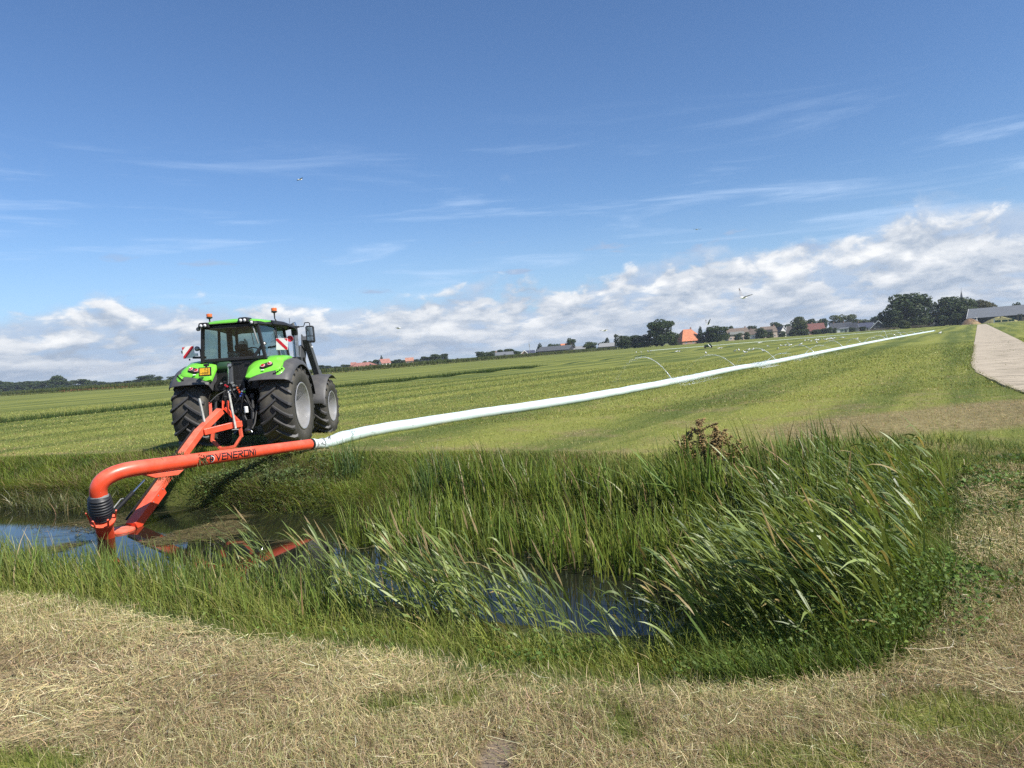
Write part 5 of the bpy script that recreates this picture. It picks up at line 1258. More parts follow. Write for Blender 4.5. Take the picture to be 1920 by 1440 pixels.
def jet(label, base, hgt, reach, dirv, r, full=0.5, spread=1.0):
    """a ballistic arc leaving the hose: solid strand first, breaking into drops"""
    bx_, by_ = base; t = thing('water_jet', label, 'water jet', (bx_, by_, .27), 0, 'jets of water spurting from the white hose')
    dv = Vector((*dirv, 0)).normalized()
    def A(u, o=0): return Vector((dv.x * reach * u, dv.y * reach * u, 4 * hgt * u * (1 - u) - .25 * u * u))
    us = np.linspace(0, full, 12)
    r *= .55
    MB().tube([A(u) + Vector((hr.gauss(0, r * .25), hr.gauss(0, r * .25), 0)) for u in us], [r * (.8 + .5 * math.sin(u * 40)) * (1 - .45 * u / full) + r * .2 for u in us], 6).build('strand', mwj, t, smooth=60)
    d = MB(); P = []; rs = []
    for k in range(int(230 * spread)):
        u = full * .45 + (1.02 - full * .45) * hr.random() ** .8; s = .01 + .13 * max(0, u - full * .4) * reach * .5
        q = A(u) + Vector((hr.gauss(0, s * .5), hr.gauss(0, s * .5), hr.gauss(0, s * .45)))
        if q.z < -.26: continue
        P.append(q); rs.append(r * hr.uniform(.4, 1.15) * (1.0 - .45 * u))
    for k in range(int(40 * spread)): P.append(Vector((hr.gauss(0, .22), hr.gauss(0, .22), abs(hr.gauss(0, .05))))); rs.append(r * hr.uniform(.2, .5))
    drops(d, P, rs); o = d.build('drops', mwj, t, smooth=60, fix=False); o['kind'] = 'stuff'

JETS = [  # x, y on the hose, height, reach, way it leans (-1 left, 1 right), strand radius, wording
    (6.3, 28.75, .98, 2.5, -1, .020, 'nearest tall water jet arching left from the white hose'),
    (11.4, 36.8, .70, 2.6, -1, .020, 'second water jet along the hose, arching left over the grass'),
    (15.3, 42.1, .78, 2.3, -1, .022, 'third water jet along the hose, with gulls standing behind its arc'),
    (14.6, 41.1, .42, 2.0, 1, .018, 'low water jet lying over the hose to the right at the third arc'),
    (22.2, 52.8, .62, 2.2, -1, .026, 'broad arc of water in the middle of the hose, leaning left'),
    (20.2, 49.8, .55, 2.2, 1, .024, 'broad arc of water crossing the left leaning one in the middle'),
    (29.6, 63.7, .62, 1.9, -1, .030, 'round water arc beyond the middle of the hose, first of the small ones'),
    (35.2, 72.2, .52, 1.5, -1, .030, 'small left arc of water beside a right arc halfway to the hose end'),
    (36.6, 74.3, .52, 1.6, 1, .030, 'small right arc of water crossing the left arc'),
    (47.2, 90.2, .52, 1.8, -1, .034, 'small water arc just before the upright spurt'),
    (48.0, 91.4, 1.05, .9, -1, .036, 'upright spurt of water, tallest near the hose end'),
    (53.6, 99.8, .50, 1.7, -1, .036, 'low water arc just behind the upright spurt'),
    (57.5, 105.4, .60, 1.2, -1, .036, 'narrow water arc, fourth from the hose end'),
    (62.0, 112.0, .46, 1.8, -1, .038, 'low wide water arc, third from the hose end'),
    (68.5, 121.3, .40, 1.4, -1, .038, 'low faint water arc, second from the hose end'),
    (76.0, 132.2, .34, 1.2, -1, .040, 'last small splash of water before the hose end')]
for jx, jy, jh, jr, s, rr, lb in JETS:
    i = min(range(len(HC)), key=lambda k: (HC[k].x - jx) ** 2 + (HC[k].y - jy) ** 2)
    jet(lb, (HC[i].x, HC[i].y), jh, jr, (-.84, .46) if s < 0 else (.80, -.05), rr, .55)
# leaks hissing out along the near side of the hose
def leak(label, i0, i1, n, out, rmul):
    d = MB(); P = []; rs = []; o0 = HC[i0]
    for k in range(n):
        f = i0 + (i1 - i0) * hr.random(); a = HC[int(f)].lerp(HC[min(int(f) + 1, len(HC) - 1)], f % 1); t = (HC[int(f) + 1] - HC[int(f)]).normalized(); sdv = Vector((t.y, -t.x, 0))
        u = hr.random(); P.append(a - o0 + sdv * (.14 + out * u ** 1.5) + Vector((0, 0, max(.012, .22 + .25 * u * (1 - u) * 4 * hr.random() - .34 * u)))); rs.append(rmul * hr.uniform(.4, 1.0))
    drops(d, P, rs); o = d.build('water_spray', mwj, None, smooth=60, fix=False, loc=o0); tag(o, label, 'spray')
leak('fine spray hissing from the near side of the hose below the tallest jet', 7 * 14 - 3, 8 * 14 - 8, 900, .75, .012)
leak('fine spray along the near side of the hose below the third jet', 8 * 14 + 6, 9 * 14 - 2, 900, .8, .015)
leak('faint spray beside the hose beyond the second pair of arcs', 9 * 14 + 3, 10 * 14 - 4, 400, .7, .018)

M_gull = mat('gull_white', (0.80, 0.80, 0.78), 0.7); M_gwing = mat('gull_grey', (0.22, 0.23, 0.25), 0.7); M_gtip = mat('gull_black', (0.02, 0.02, 0.022), 0.6); M_gleg = mat('gull_leg', (0.45, 0.22, 0.08), 0.6)
def gull_mesh(pose):
    b = MB(); fm_ = []
    def sec(k): fm_.extend([k] * (len(b.f) - len(fm_)))
    if pose == 'stand':
        ax = [(-.20, 0, .19, .012), (-.12, 0, .20, .045), (-.02, 0, .21, .075), (.08, 0, .235, .070), (.13, 0, .27, .048), (.155, 0, .31, .038), (.175, 0, .335, .042), (.21, 0, .335, .030), (.235, 0, .328, .012)]
        b.tube([a[:3] for a in ax], [a[3] for a in ax], 10); sec(0)
        b.tube([(.225, 0, .330), (.27, 0, .318)], [.011, .004], 6); sec(3)
        for s in (-1, 1):
            b.tube([(.08, s * .062, .25), (-.05, s * .072, .235), (-.17, s * .04, .205), (-.26, s * .015, .195)], [.02, .040, .028, .006], 6); sec(1)
            b.tube([(.01, s * .03, .16), (.01, s * .03, 0.0)], [.008, .006], 5).box((.025, s * .03, .004), (.05, .03, .008)); sec(3)
        b.tube([(-.2, 0, .2), (-.29, 0, .19)], [.014, .006], 5); sec(2)
    else:
        ax = [(-.24, 0, 0, .012), (-.15, 0, 0, .035), (-.02, 0, -.01, .062), (.10, 0, 0, .055), (.17, 0, .015, .036), (.21, 0, .02, .034), (.25, 0, .015, .012)]
        b.tube([a[:3] for a in ax], [a[3] for a in ax], 10); sec(0)
        b.tube([(.245, 0, .015), (.295, 0, .005)], [.010, .004], 6); sec(3)
        b.add([(-.18, -.02, 0), (-.18, .02, 0), (-.34, .07, 0), (-.36, 0, .006), (-.34, -.07, 0), (-.18, 0, .02)], [(0, 1, 2, 3, 4), (1, 0, 5), (5, 2, 1), (5, 3, 2), (5, 4, 3), (5, 0, 4)]); sec(0)
        up = {'raised': (.55, .95), 'glide': (.16, -.05), 'bank': (.9, .75)}[pose]
        for s in (-1, 1):
            g1, g2 = (up if pose != 'bank' else ((.10, .15) if s > 0 else (1.05, 1.05)))
            J = [Vector((.05, s * .05, .02))]; J.append(J[0] + Vector((.05, s * .24 * math.cos(g1), .24 * math.sin(g1)))); J.append(J[1] + Vector((-.05, s * .24 * math.cos(g2), .24 * math.sin(g2)))); J.append(J[2] + Vector((-.10, s * .20 * math.cos(g2 * .9), .20 * math.sin(g2 * .9))))
            ch = (.15, .145, .10, .01); rows = []
            for p_, c_ in zip(J, ch): rows.append([p_ + Vector((.03, 0, 0)), p_ + Vector((-.2 * c_, 0, .012)), p_ + Vector((-c_, 0, -.004))])
            b.sheet(rows[:3], .008, (0, 0, -1)); sec(1); b.sheet(rows[2:], .008, (0, 0, -1)); sec(2)
    me = b.mesh('gull', M_gull, 60)
    for m in (M_gwing, M_gtip, M_gleg): me.materials.append(m)
    me.polygons.foreach_set('material_index', fm_); return me
gs = gull_mesh('stand'); gr_ = gull_mesh('raised'); gg = gull_mesh('glide'); gb = gull_mesh('bank')
flock1 = 'white gull in the loose group behind the second and third jets'
flock2 = 'white gull in the long dense line towards the village'
flock3 = 'white gull standing far left of the jets, beyond the first arc'
GULLS = [(21.9, 80.6, 1), (25.5, 81.7, 1), (27.0, 85, 1), (22.8, 69.9, 1), (27.9, 84.4, 1), (28, 83, 1), (25.2, 71.6, 1), (28.7, 77.2, 1), (36.4, 96.6, 1), (36.2, 94.9, 1), (35.5, 91.8, 1), (36.6, 91, 1), (39.6, 98, 1), (35.8, 99.8, 1),
    (55.2, 134.6, 2), (56.3, 136, 2), (55.9, 131.8, 2), (56.7, 131.4, 2), (57.6, 132.1, 2), (59.1, 133.5, 2), (58.5, 131.6, 2), (58.9, 131.9, 2), (59.5, 131.6, 2), (59, 128.5, 2), (49.7, 119, 2), (52.3, 122.1, 2), (53.5, 121.9, 2), (53.3, 118.7, 2), (59.6, 128.4, 2), (57.0, 133.0, 2), (58.2, 130.1, 2), (60.2, 133.2, 2), (54.4, 128.0, 2), (52.4, 108.7, 2), (42.3, 99.2, 1),
    (25.2, 143.9, 3), (25.9, 142.2, 3), (27, 140.6, 3), (27.6, 140.9, 3)]
ORD = 'first second third fourth fifth sixth seventh eighth ninth tenth eleventh twelfth thirteenth fourteenth fifteenth sixteenth seventeenth eighteenth nineteenth twentieth'.split()
GULLS.sort(key=lambda t: t[0] / t[1]); knt = {}
for i, (x, y, k) in enumerate(GULLS):
    knt[k] = knt.get(k, -1) + 1
    o = link_mesh('gull', gs, None, (x, y, 0.0), (0, 0, hr.uniform(0, 6.28))); s_ = hr.uniform(.9, 1.15) * (1.2 if y > 110 else 1.0); o.scale = (s_, s_, s_)
    tag(o, ORD[knt[k]] + ' from the left, ' + (flock1, flock2, flock3)[k - 1], 'gull', ('gulls behind the jets', 'gulls in the long line', 'gulls far left of the jets')[k - 1])
for x, y, z, me, rz, sc, lb in ((61.1, 102.2, 0, gs, .4, 1.3, 'white gull alone on the grass right of the hose end'), (42.4, 108.5, .05, gr_, 1.0, 1.5, 'gull with raised wings landing behind the line of standing gulls'),
    (13.8, 42, 4.0, gb, 3.5, 1.0, 'large gull flapping with one wing raised against the clouds over the field'), (-8.3, 55, 4.3, gg, 2.9, .9, 'small gull gliding in the sky right of the tractor mirror'), (-16.2, 60, 17.3, gg, .7, .8, 'tiny dark bird high in the blue above the tractor'),
    (8.0, 60, 3.1, gg, .3, 1.1, 'gull gliding low above the tall open tree'), (19.4, 70, 3.2, gr_, 3.3, 1.0, 'white gull flying in front of the trees right of the orange farmhouse'), (18.9, 70, 12.4, gg, 2.0, .7, 'tiny gull up at the edge of the white clouds'),
    (22.6, 97, .45, gg, .2, 1.4, 'white gull skimming the grass left of the green machine'), (29.5, 101, .42, gg, .1, 1.4, 'white gull skimming the grass right of the green machine'), (41, 118, .6, gg, .4, 1.5, 'gull lifting off beside the second hose')):
    o = link_mesh('gull', me, None, (x, y, z), (0, 0, rz)); o.scale = (sc,) * 3; tag(o, lb, 'gull')
TREES = [
    (-467.3, 640, 11.6, 15.4, 0, 'dark tree in the far row left of the tractor', 'trees of the far row left of the tractor'),
    (-484.3, 677, 12.5, 15.2, 1, 'dark tree in the far row left of the tractor', 'trees of the far row left of the tractor'),
    (-460.0, 654, 11.0, 14.6, 2, 'dark tree in the far row left of the tractor', 'trees of the far row left of the tractor'),
    (-477.4, 691, 9.9, 15.5, 0, 'dark tree in the far row left of the tractor', 'trees of the far row left of the tractor'),
    (-453.0, 668, 10.0, 12.8, 1, 'dark tree in the far row left of the tractor', 'trees of the far row left of the tractor'),
    (-429.8, 645, 9.7, 14.4, 2, 'dark tree in the far row left of the tractor', 'trees of the far row left of the tractor'),
    (-446.8, 682, 9.1, 13.1, 0, 'dark tree in the far row left of the tractor', 'trees of the far row left of the tractor'),
    (-424.0, 659, 8.7, 13.7, 1, 'dark tree in the far row left of the tractor', 'trees of the far row left of the tractor'),
    (-430.7, 696, 8.4, 7.8, 2, 'dark tree in the far row left of the tractor', 'trees of the far row left of the tractor'),
    (-410.5, 673, 7.3, 12.9, 0, 'dark tree in the far row left of the tractor', 'trees of the far row left of the tractor'),
    (-367.6, 620, 7.9, 11.9, 0, 'tall rounded tree standing second highest in the far row left of the tractor', None),
    (-398.6, 687, 5.9, 7.7, 2, 'dark tree in the far row left of the tractor', 'trees of the far row left of the tractor'),
    (-377.9, 664, 4.2, 8.5, 0, 'dark tree in the far row left of the tractor', 'trees of the far row left of the tractor'),
    (-357.2, 641, 3.1, 9.2, 1, 'dark tree in the far row left of the tractor', 'trees of the far row left of the tractor'),
    (-369.3, 678, 3.1, 9.8, 2, 'dark tree in the far row left of the tractor', 'trees of the far row left of the tractor'),
    (-348.0, 655, 3.4, 9.4, 0, 'dark tree in the far row left of the tractor', 'trees of the far row left of the tractor'),
    (-359.4, 692, 3.9, 11.1, 1, 'dark tree in the far row left of the tractor', 'trees of the far row left of the tractor'),
    (-377.5, 600, 11.5, 13.4, 0, 'tallest tree of the far row left of the tractor', None),
    (-302.7, 600, 6.5, 15.4, 1, 'broad tree with a higher middle, just left of the tractor fender', None),
    (-293.4, 600, 4.9, 7.2, 0, 'small round lone tree just left of the tractor fender', None),
    (-280.9, 600, 4.5, 9.6, 2, 'tree half hidden by the left fender of the tractor', None),
    (-136.6, 520, 4.0, 6.7, 0, 'small dark tree on the horizon around the red roofs', 'small trees right of the tractor along the horizon'),
    (-138.5, 549, 3.3, 6.1, 1, 'small dark tree on the horizon around the red roofs', 'small trees right of the tractor along the horizon'),
    (-126.9, 528, 2.4, 6.8, 2, 'small dark tree on the horizon around the red roofs', 'small trees right of the tractor along the horizon'),
    (-128.5, 557, 3.3, 5.3, 0, 'small dark tree on the horizon around the red roofs', 'small trees right of the tractor along the horizon'),
    (-119.7, 536, 3.0, 6.0, 1, 'small dark tree on the horizon around the red roofs', 'small trees right of the tractor along the horizon'),
    (-108.6, 565, 4.7, 5.4, 2, 'small dark tree on the horizon around the red roofs', 'small trees right of the tractor along the horizon'),
    (-100.9, 544, 5.1, 6.1, 0, 'small dark tree on the horizon around the red roofs', 'small trees right of the tractor along the horizon'),
    (-85.7, 523, 3.4, 5.0, 1, 'small dark tree on the horizon around the red roofs', 'small trees right of the tractor along the horizon'),
    (-86.8, 552, 4.4, 7.1, 2, 'small dark tree on the horizon around the red roofs', 'small trees right of the tractor along the horizon'),
    (-78.4, 531, 3.6, 5.9, 0, 'small dark tree on the horizon around the red roofs', 'small trees right of the tractor along the horizon'),
    (-73.9, 560, 3.5, 5.4, 1, 'small dark tree on the horizon around the red roofs', 'small trees right of the tractor along the horizon'),
    (-109.0, 540, 5.1, 3.9, 0, 'small round tree rising behind the low red roof', None),
    (-96.1, 540, 7.4, 4.3, 3, 'pointed conifer beside the small red roofed house', None),
    (-65.6, 520, 2.7, 2.9, 2, 'little bush at the left foot of the dark tree group', None),
    (-61.3, 520, 4.7, 6.7, 1, 'left tree of the dark group right of the tractor', None),
    (-57.2, 525, 4.4, 6.7, 2, 'second tree in the dark group right of the tractor', None),
    (-53.2, 520, 6.0, 8.3, 0, 'highest tree in the dark group right of the tractor', None),
    (-47.9, 525, 5.7, 6.7, 1, 'right hand tree of the dark group right of the tractor', None),
    (-41.1, 560, 1.9, 2.2, 2, 'tiny bush alone on the horizon before the maize', None),
    (-38.2, 560, 1.5, 2.2, 0, 'tiny lone bush just left of the low tree clump', None),
    (-17.7, 450, 5.1, 7.2, 1, 'left tree of the low clump beside the solar roofed shed', None),
    (-11.8, 455, 5.0, 5.8, 2, 'second tree of the low clump beside the solar roofed shed', None),
    (-6.1, 460, 5.1, 6.6, 0, 'tree behind the solar roofed shed', None),
    (-0.3, 455, 5.3, 7.3, 1, 'high round tree right of the solar roofed shed', None),
    (4.7, 450, 3.9, 5.8, 2, 'low tree between the shed and the aerial mast', None),
    (18.6, 440, 6.6, 7.0, 3, 'conical dark tree at the left gable of the grey barn', None),
    (27.0, 460, 6.5, 5.2, 0, 'round tree behind the roof of the grey barn', None),
    (31.8, 470, 6.6, 4.5, 2, 'tree left of the small orange roof behind the barn', None),
    (37.6, 440, 8.8, 6.0, 1, 'high round tree right of the small orange roof', None),
    (44.4, 440, 3.8, 3.5, 0, 'low bush at the right end of the grey barn', None),
    (48.2, 430, 5.9, 8.3, 2, 'round tree standing alone right of the grey barn', None),
    (55.5, 430, 5.1, 5.5, 1, 'low tree beside the dark shed', None),
    (58.4, 430, 8.0, 3.8, 4, 'thin tree with an open stem above the dark shed', None),
    (60.6, 400, 9.2, 5.8, 4, 'tall open tree at the left end of the thick tree belt', None),
    (64.1, 400, 7.8, 7.7, 1, 'dark tree in the thick belt right of the shed', None),
    (69.8, 402, 7.7, 7.7, 2, 'middle tree of the thick belt right of the shed', None),
    (74.4, 398, 7.2, 8.9, 0, 'tree of the thick belt below the big round tree', None),
    (83.6, 395, 14.6, 15.8, 1, 'big round tree towering over the thick belt', None),
    (90.8, 400, 4.9, 5.8, 2, 'bush between the big round tree and the orange farmhouse', None),
    (102.8, 425, 5.3, 6.1, 0, 'small tree in front of the orange roof', None),
    (107.0, 424, 4.7, 4.1, 2, 'thin tree in front of the orange roof, to its right', None),
    (111.6, 420, 8.9, 5.7, 3, 'slim poplar right of the orange farmhouse', None),
    (115.4, 418, 6.7, 5.4, 1, 'bushy tree between the poplar and the broad tree', None),
    (119.8, 415, 9.3, 12.6, 1, 'broad dark tree left of the village houses', None),
    (119.7, 430, 9.6, 4.8, 0, 'left shoulder tree of the broad dark tree', None),
    (166.7, 540, 10.8, 5.2, 0, 'round tree behind the first brown roofed house', None),
    (176.3, 540, 9.3, 5.2, 2, 'low tree behind the ridge of the first house', None),
    (184.8, 545, 10.5, 7.8, 1, 'bush like tree behind the second house', None),
    (164.3, 470, 7.2, 6.8, 2, 'brown green tree in front of the village houses', None),
    (203.0, 545, 12.0, 9.6, 1, 'round tree over the third village house', None),
    (210.3, 545, 9.9, 6.1, 0, 'tree behind the steep dark roof', None),
    (193.4, 480, 12.6, 11.5, 5, 'yellow green round tree in the middle of the village', None),
    (226.8, 540, 11.7, 6.9, 1, 'tree behind the dark red roof', None),
    (234.6, 545, 10.9, 5.2, 2, 'small dark tree right behind the dark red roof', None),
    (150.9, 475, 4.9, 5.3, 2, 'round garden bush before the first village house', None),
    (157.5, 478, 5.2, 3.8, 0, 'bush at the right corner of the first village house', None),
    (170.6, 472, 4.1, 4.9, 1, 'dark garden bush before the third village house', None),
    (179.8, 474, 4.2, 4.6, 2, 'garden bush before the steep dark roof', None),
    (187.2, 476, 4.4, 4.6, 0, 'dark bush before the grey thatched looking house', None),
    (206.5, 474, 4.0, 5.3, 1, 'dark bush hiding the right corner of the dark red house', None),
    (212.4, 470, 3.7, 3.0, 2, 'tiny bush before the white cottage', None),
    (221.6, 465, 3.2, 4.5, 0, 'bush before the slate house', None),
    (229.6, 468, 3.1, 5.2, 1, 'bush before the bungalow with the blue slate roof', None),
    (231.2, 440, 5.2, 5.6, 1, 'dark bush right of the black gabled house', None),
    (239.5, 548, 11.5, 7.0, 1, 'dark tree peering over the right end of the dark red roof', None),
    (227.8, 395, 5.1, 5.7, 0, 'dark shrub left of the steep house with the roof light', None),
    (234.5, 392, 4.2, 5.0, 1, 'dark shrub right of the steep house with the roof light', None),
    (192.5, 470, 4.5, 6.0, 2, 'garden bush under the yellow green tree', None),
    (199.4, 468, 3.6, 6.7, 1, 'garden hedge tree before the dark red house', None),
    (209.3, 470, 4.7, 3.4, 0, 'small round bush beside the white cottage', None),
    (256.0, 560, 13.4, 11.6, 5, 'olive tree above the white cottage', None),
    (266.8, 560, 13.0, 12.5, 5, 'bright olive tree above the slate roofs', None),
    (276.8, 560, 8.6, 11.6, 1, 'low dark trees behind the blue slate roof', None),
    (278.9, 540, 10.7, 15.6, 2, 'spreading olive tree left of the huge dark tree', None),
    (212.9, 385, 19.7, 24.0, 1, 'huge dark round tree at the far end of the field', None),
    (203.0, 380, 10.6, 9.1, 0, 'left lower shoulder of foliage by the huge tree', None),
    (200.7, 365, 4.5, 5.8, 5, 'light green bush at the foot of the huge tree', None),
    (213.2, 375, 6.8, 7.8, 2, 'lower tree right of the huge dark tree', None),
    (247.2, 420, 15.5, 8.1, 4, 'thin grey green tree between the two dark masses', None),
    (234.3, 380, 16.0, 16.4, 1, 'dark broad tree left of the church spire', None),
    (245.4, 385, 13.2, 9.2, 0, 'dark tree under the church spire', None),
    (263.0, 400, 13.8, 13.4, 6, 'brownish tree right of the church spire', None),
    (271.7, 405, 12.3, 7.1, 6, 'brownish tree next to the big barn', None),
    (225.8, 360, 6.4, 7.5, 2, 'low green shrubbery behind the earth heap', None),
    (220.5, 365, 5.7, 5.3, 0, 'shrub in front of the dark broad tree', None),
    (271.2, 420, 6.3, 10.1, 1, 'dark tree closing the end of the farm path', None),
    (285.9, 430, 7.1, 11.7, 0, 'dark tree between the path end and the barn', None),
    (367.0, 520, 12.4, 5.8, 0, 'small tree showing above the barn roof', None)]

# ------------------------------------------------------------------ far trees
def crown_proto(kind, seed):
    r = np.random.RandomState(seed); n = {3: 2200, 4: 1500}.get(kind, 5200)
    if kind == 3: lob = [(0, 0, .22 + .75 * k / 8, .34 * (1 - k / 9.5) + .05, .10) for k in range(9)]
    else:
        lob = []
        nl = 9 if kind == 4 else 20
        for k in range(nl):
            a = r.uniform(0, 6.28); z = r.uniform(.12, .86); rr = math.sqrt(max(.02, 1 - ((z - .5) / .5) ** 2)) * .34 * r.uniform(.5, 1.05)
            lob.append((rr * math.cos(a), rr * math.sin(a), z, r.uniform(.15, .25) * (.75 if kind == 4 else 1), r.uniform(.09, .15)))
        lob.append((0, 0, .55, .32, .30))
        if kind != 4:
            for k in range(5): lob.append((.24 * math.cos(k * 1.26 + seed), .24 * math.sin(k * 1.26 + seed), .17 + .02 * k, .22, .15))
    lob = np.array(lob); wts = lob[:, 3] ** 2; i = r.choice(len(lob), n, p=wts / wts.sum())
    d = r.randn(n, 3); d /= np.linalg.norm(d, axis=1)[:, None]; rad = r.uniform(.6, 1.08, n) ** .6
    P = lob[i][:, :3] + d * lob[i][:, [3, 3, 4]] * rad[:, None]
    k = P[:, 2] > .03; P, d, i = P[k], d[k], i[k]; n = len(P)
    nr = d + r.randn(n, 3) * .55; nr /= np.linalg.norm(nr, axis=1)[:, None]
    t = np.cross(nr, r.randn(n, 3)); t /= np.linalg.norm(t, axis=1)[:, None]; b = np.cross(nr, t); s = r.uniform(.018, .046, n)[:, None]
    V = np.stack([P - t * s, P - b * s * .7, P + t * s, P + b * s * .7], 1).reshape(-1, 3)
    pal = {0: ((.020, .038, .012), (.062, .092, .024)), 1: ((.018, .035, .010), (.055, .082, .020)), 2: ((.024, .044, .014), (.072, .102, .028)), 3: ((.016, .032, .016), (.040, .062, .028)),
           4: ((.030, .045, .022), (.070, .090, .042)), 5: ((.032, .050, .012), (.095, .115, .030)), 6: ((.035, .040, .016), (.085, .082, .032))}[kind]
    lc = r.rand(len(lob))[i] * .6 + r.rand(n) * .4
    c = np.array(pal[0])[None] * (1 - lc[:, None]) + np.array(pal[1])[None] * lc[:, None]
    o = np_mesh('crown', V, np.arange(n * 4).reshape(-1, 4), leaf_mat('tree_leaves', transl=0.25, rough=0.6), np.repeat(c, 4, 0)); me = o.data
    bpy.data.objects.remove(o); return me
M_bark = mat('bark', (0.06, 0.05, 0.038), 0.9, var=0.3)
CR = {k: [crown_proto(k, 100 + k * 7 + j) for j in range(3 if k < 3 else 2)] for k in range(7)}
tb = MB().tube([(0, 0, -.02), (.01, 0, .2), (0, .01, .5), (-.01, 0, .8)], [.055, .038, .026, .008], 7)
for a in range(5):
    z = .22 + .1 * a; tb.tube([(0, 0, z), (.12 * math.cos(a * 2.4), .12 * math.sin(a * 2.4), z + .12), (.24 * math.cos(a * 2.4), .24 * math.sin(a * 2.4), z + .2)], [.022, .014, .005], 5)
TRUNK = tb.mesh('trunk', M_bark, 60)
trr = random.Random(9)
ORD = 'first second third fourth fifth sixth seventh eighth ninth tenth eleventh twelfth thirteenth fourteenth fifteenth sixteenth seventeenth eighteenth nineteenth twentieth'.split()
knt = {}
for x, y, h, w, kind, lb, grp in TREES:
    if grp:
        knt[grp] = knt.get(grp, -1) + 1; lb = lb.replace('dark tree in', ORD[knt[grp]] + ' from the left of the dark trees in').replace('small dark tree on', ORD[knt[grp]] + ' from the left of the small trees on')
    nm = 'conifer' if kind == 3 else 'tree'
    t = thing(nm, lb, 'tree', (x, y, -.1), trr.uniform(0, 6.28), grp)
    c = link_mesh('crown', trr.choice(CR[kind]), t); c.scale = (w * trr.uniform(1.08, 1.25), w * trr.uniform(1.08, 1.25), h * 1.05)
    k = link_mesh('trunk', TRUNK, t); k.scale = (w * .9, w * .9, h * .95)

# maize along the far side of the field, and its rough verge
ML = np.array([(-300, 385), (-215, 300), (-150, 240), (-95, 205), (-45, 215), (-18, 270), (20, 340), (62, 415)], dtype=float)
seg = np.hypot(*(ML[1:] - ML[:-1]).T); cum = np.concatenate([[0], np.cumsum(seg)])
def along(u): return np.interp(u, cum, ML[:, 0]), np.interp(u, cum, ML[:, 1])
n0 = 15000; u = rng.uniform(0, cum[-1], n0); x, y = along(u); y = y + rng.uniform(0, 1, n0) ** 1.5 * 12
H = rng.uniform(1.25, 1.75, n0) * (0.93 + .10 * fbm(x, y, .05, 2, 81))
c = jitter(mixc((.030, .050, .014), (.085, .105, .030), rng.rand(n0)), .2)
A1 = blade_arrays(np.stack([x, y, np.full(n0, -.02)], -1), H, rng.uniform(.16, .34, n0), rng.uniform(-.7, .7, n0), rng.randn(n0, 2) * .12, 2, c * .7, jitter(mixc((.06, .085, .024), (.15, .165, .055), rng.rand(n0)), .1))
V, F, Cc = A1
tag(np_mesh('maize', V, F, M_leaf, Cc), 'strip of tall maize along the far edge of the field', 'maize', kind='stuff')
n0 = 12000; u = rng.uniform(0, cum[-1], n0); x, y = along(u); off = rng.uniform(.5, 16, n0); y = y - off
rust = (np.abs(u - (cum[3] - 5)) < 55) & (np.abs(u - (cum[3] - 40)) < 22) & (off < 9) & (rng.rand(n0) < .4)
c = mixc((.08, .105, .028), (.20, .20, .070), rng.rand(n0)); pale = (off > 3) & (off < 8) & (rng.rand(n0) < .6) & (x > -60); c[pale] = mixc((.30, .26, .13), (.42, .36, .20), rng.rand(pale.sum()))
c[rust] = mixc((.13, .065, .03), (.24, .13, .06), rng.rand(rust.sum())); c = jitter(c, .15)
V, F, Cc = blade_arrays(np.stack([x, y, np.full(n0, -.02)], -1), rng.uniform(.2, .5, n0) + rust * .35, rng.uniform(.3, .6, n0), rng.uniform(-.7, .7, n0), rng.randn(n0, 2) * .3, 1, c * .8, c)
tag(np_mesh('field_verge', V, F, M_leaf, Cc), 'rough unmown verge in front of the maize', 'grass', kind='stuff')

# ------------------------------------------------------------------ village, farms, far yard
def tiles(name, col, step=.35, var=.25):
    if name in MATS: return MATS[name]
    m = mat(name, col, .75, var=var, vscale=1.2, bump=.4, bscale=9); return m
RO_OR = tiles('orange_tiles', (.45, .16, .075)); RO_BR = tiles('brown_tiles', (.135, .100, .075)); RO_RED = tiles('dark_red_tiles', (.135, .045, .035)); RO_SL = tiles('slate', (.045, .050, .060)); RO_GR = tiles('grey_sheet', (.13, .14, .15), var=.1)
RO_BLUE = tiles('blue_slate', (.045, .052, .085)); RO_PINK = tiles('weathered_red_tiles', (.30, .13, .10)); RO_DK = tiles('dark_sheet', (.085, .090, .098), var=.1); RO_TH = tiles('thatch', (.11, .095, .08))
WA_BR = mat('brick_wall', (.30, .19, .14), .85, var=.15, vscale=2); WA_WH = mat('white_wall', (.70, .69, .65), .8, var=.05); WA_GY = mat('grey_wall', (.28, .28, .27), .8, var=.1); WA_DK = mat('dark_boards', (.03, .032, .036), .7, var=.2); WA_PK = mat('pale_brick', (.42, .33, .27), .85, var=.12)
TRIM = mat('white_trim', (.72, .72, .70), .6); PANE = mat('window_pane', (.035, .045, .055), .08, spec=.8); PVM = mat('solar_panel', (.018, .025, .055), .15, spec=.7)
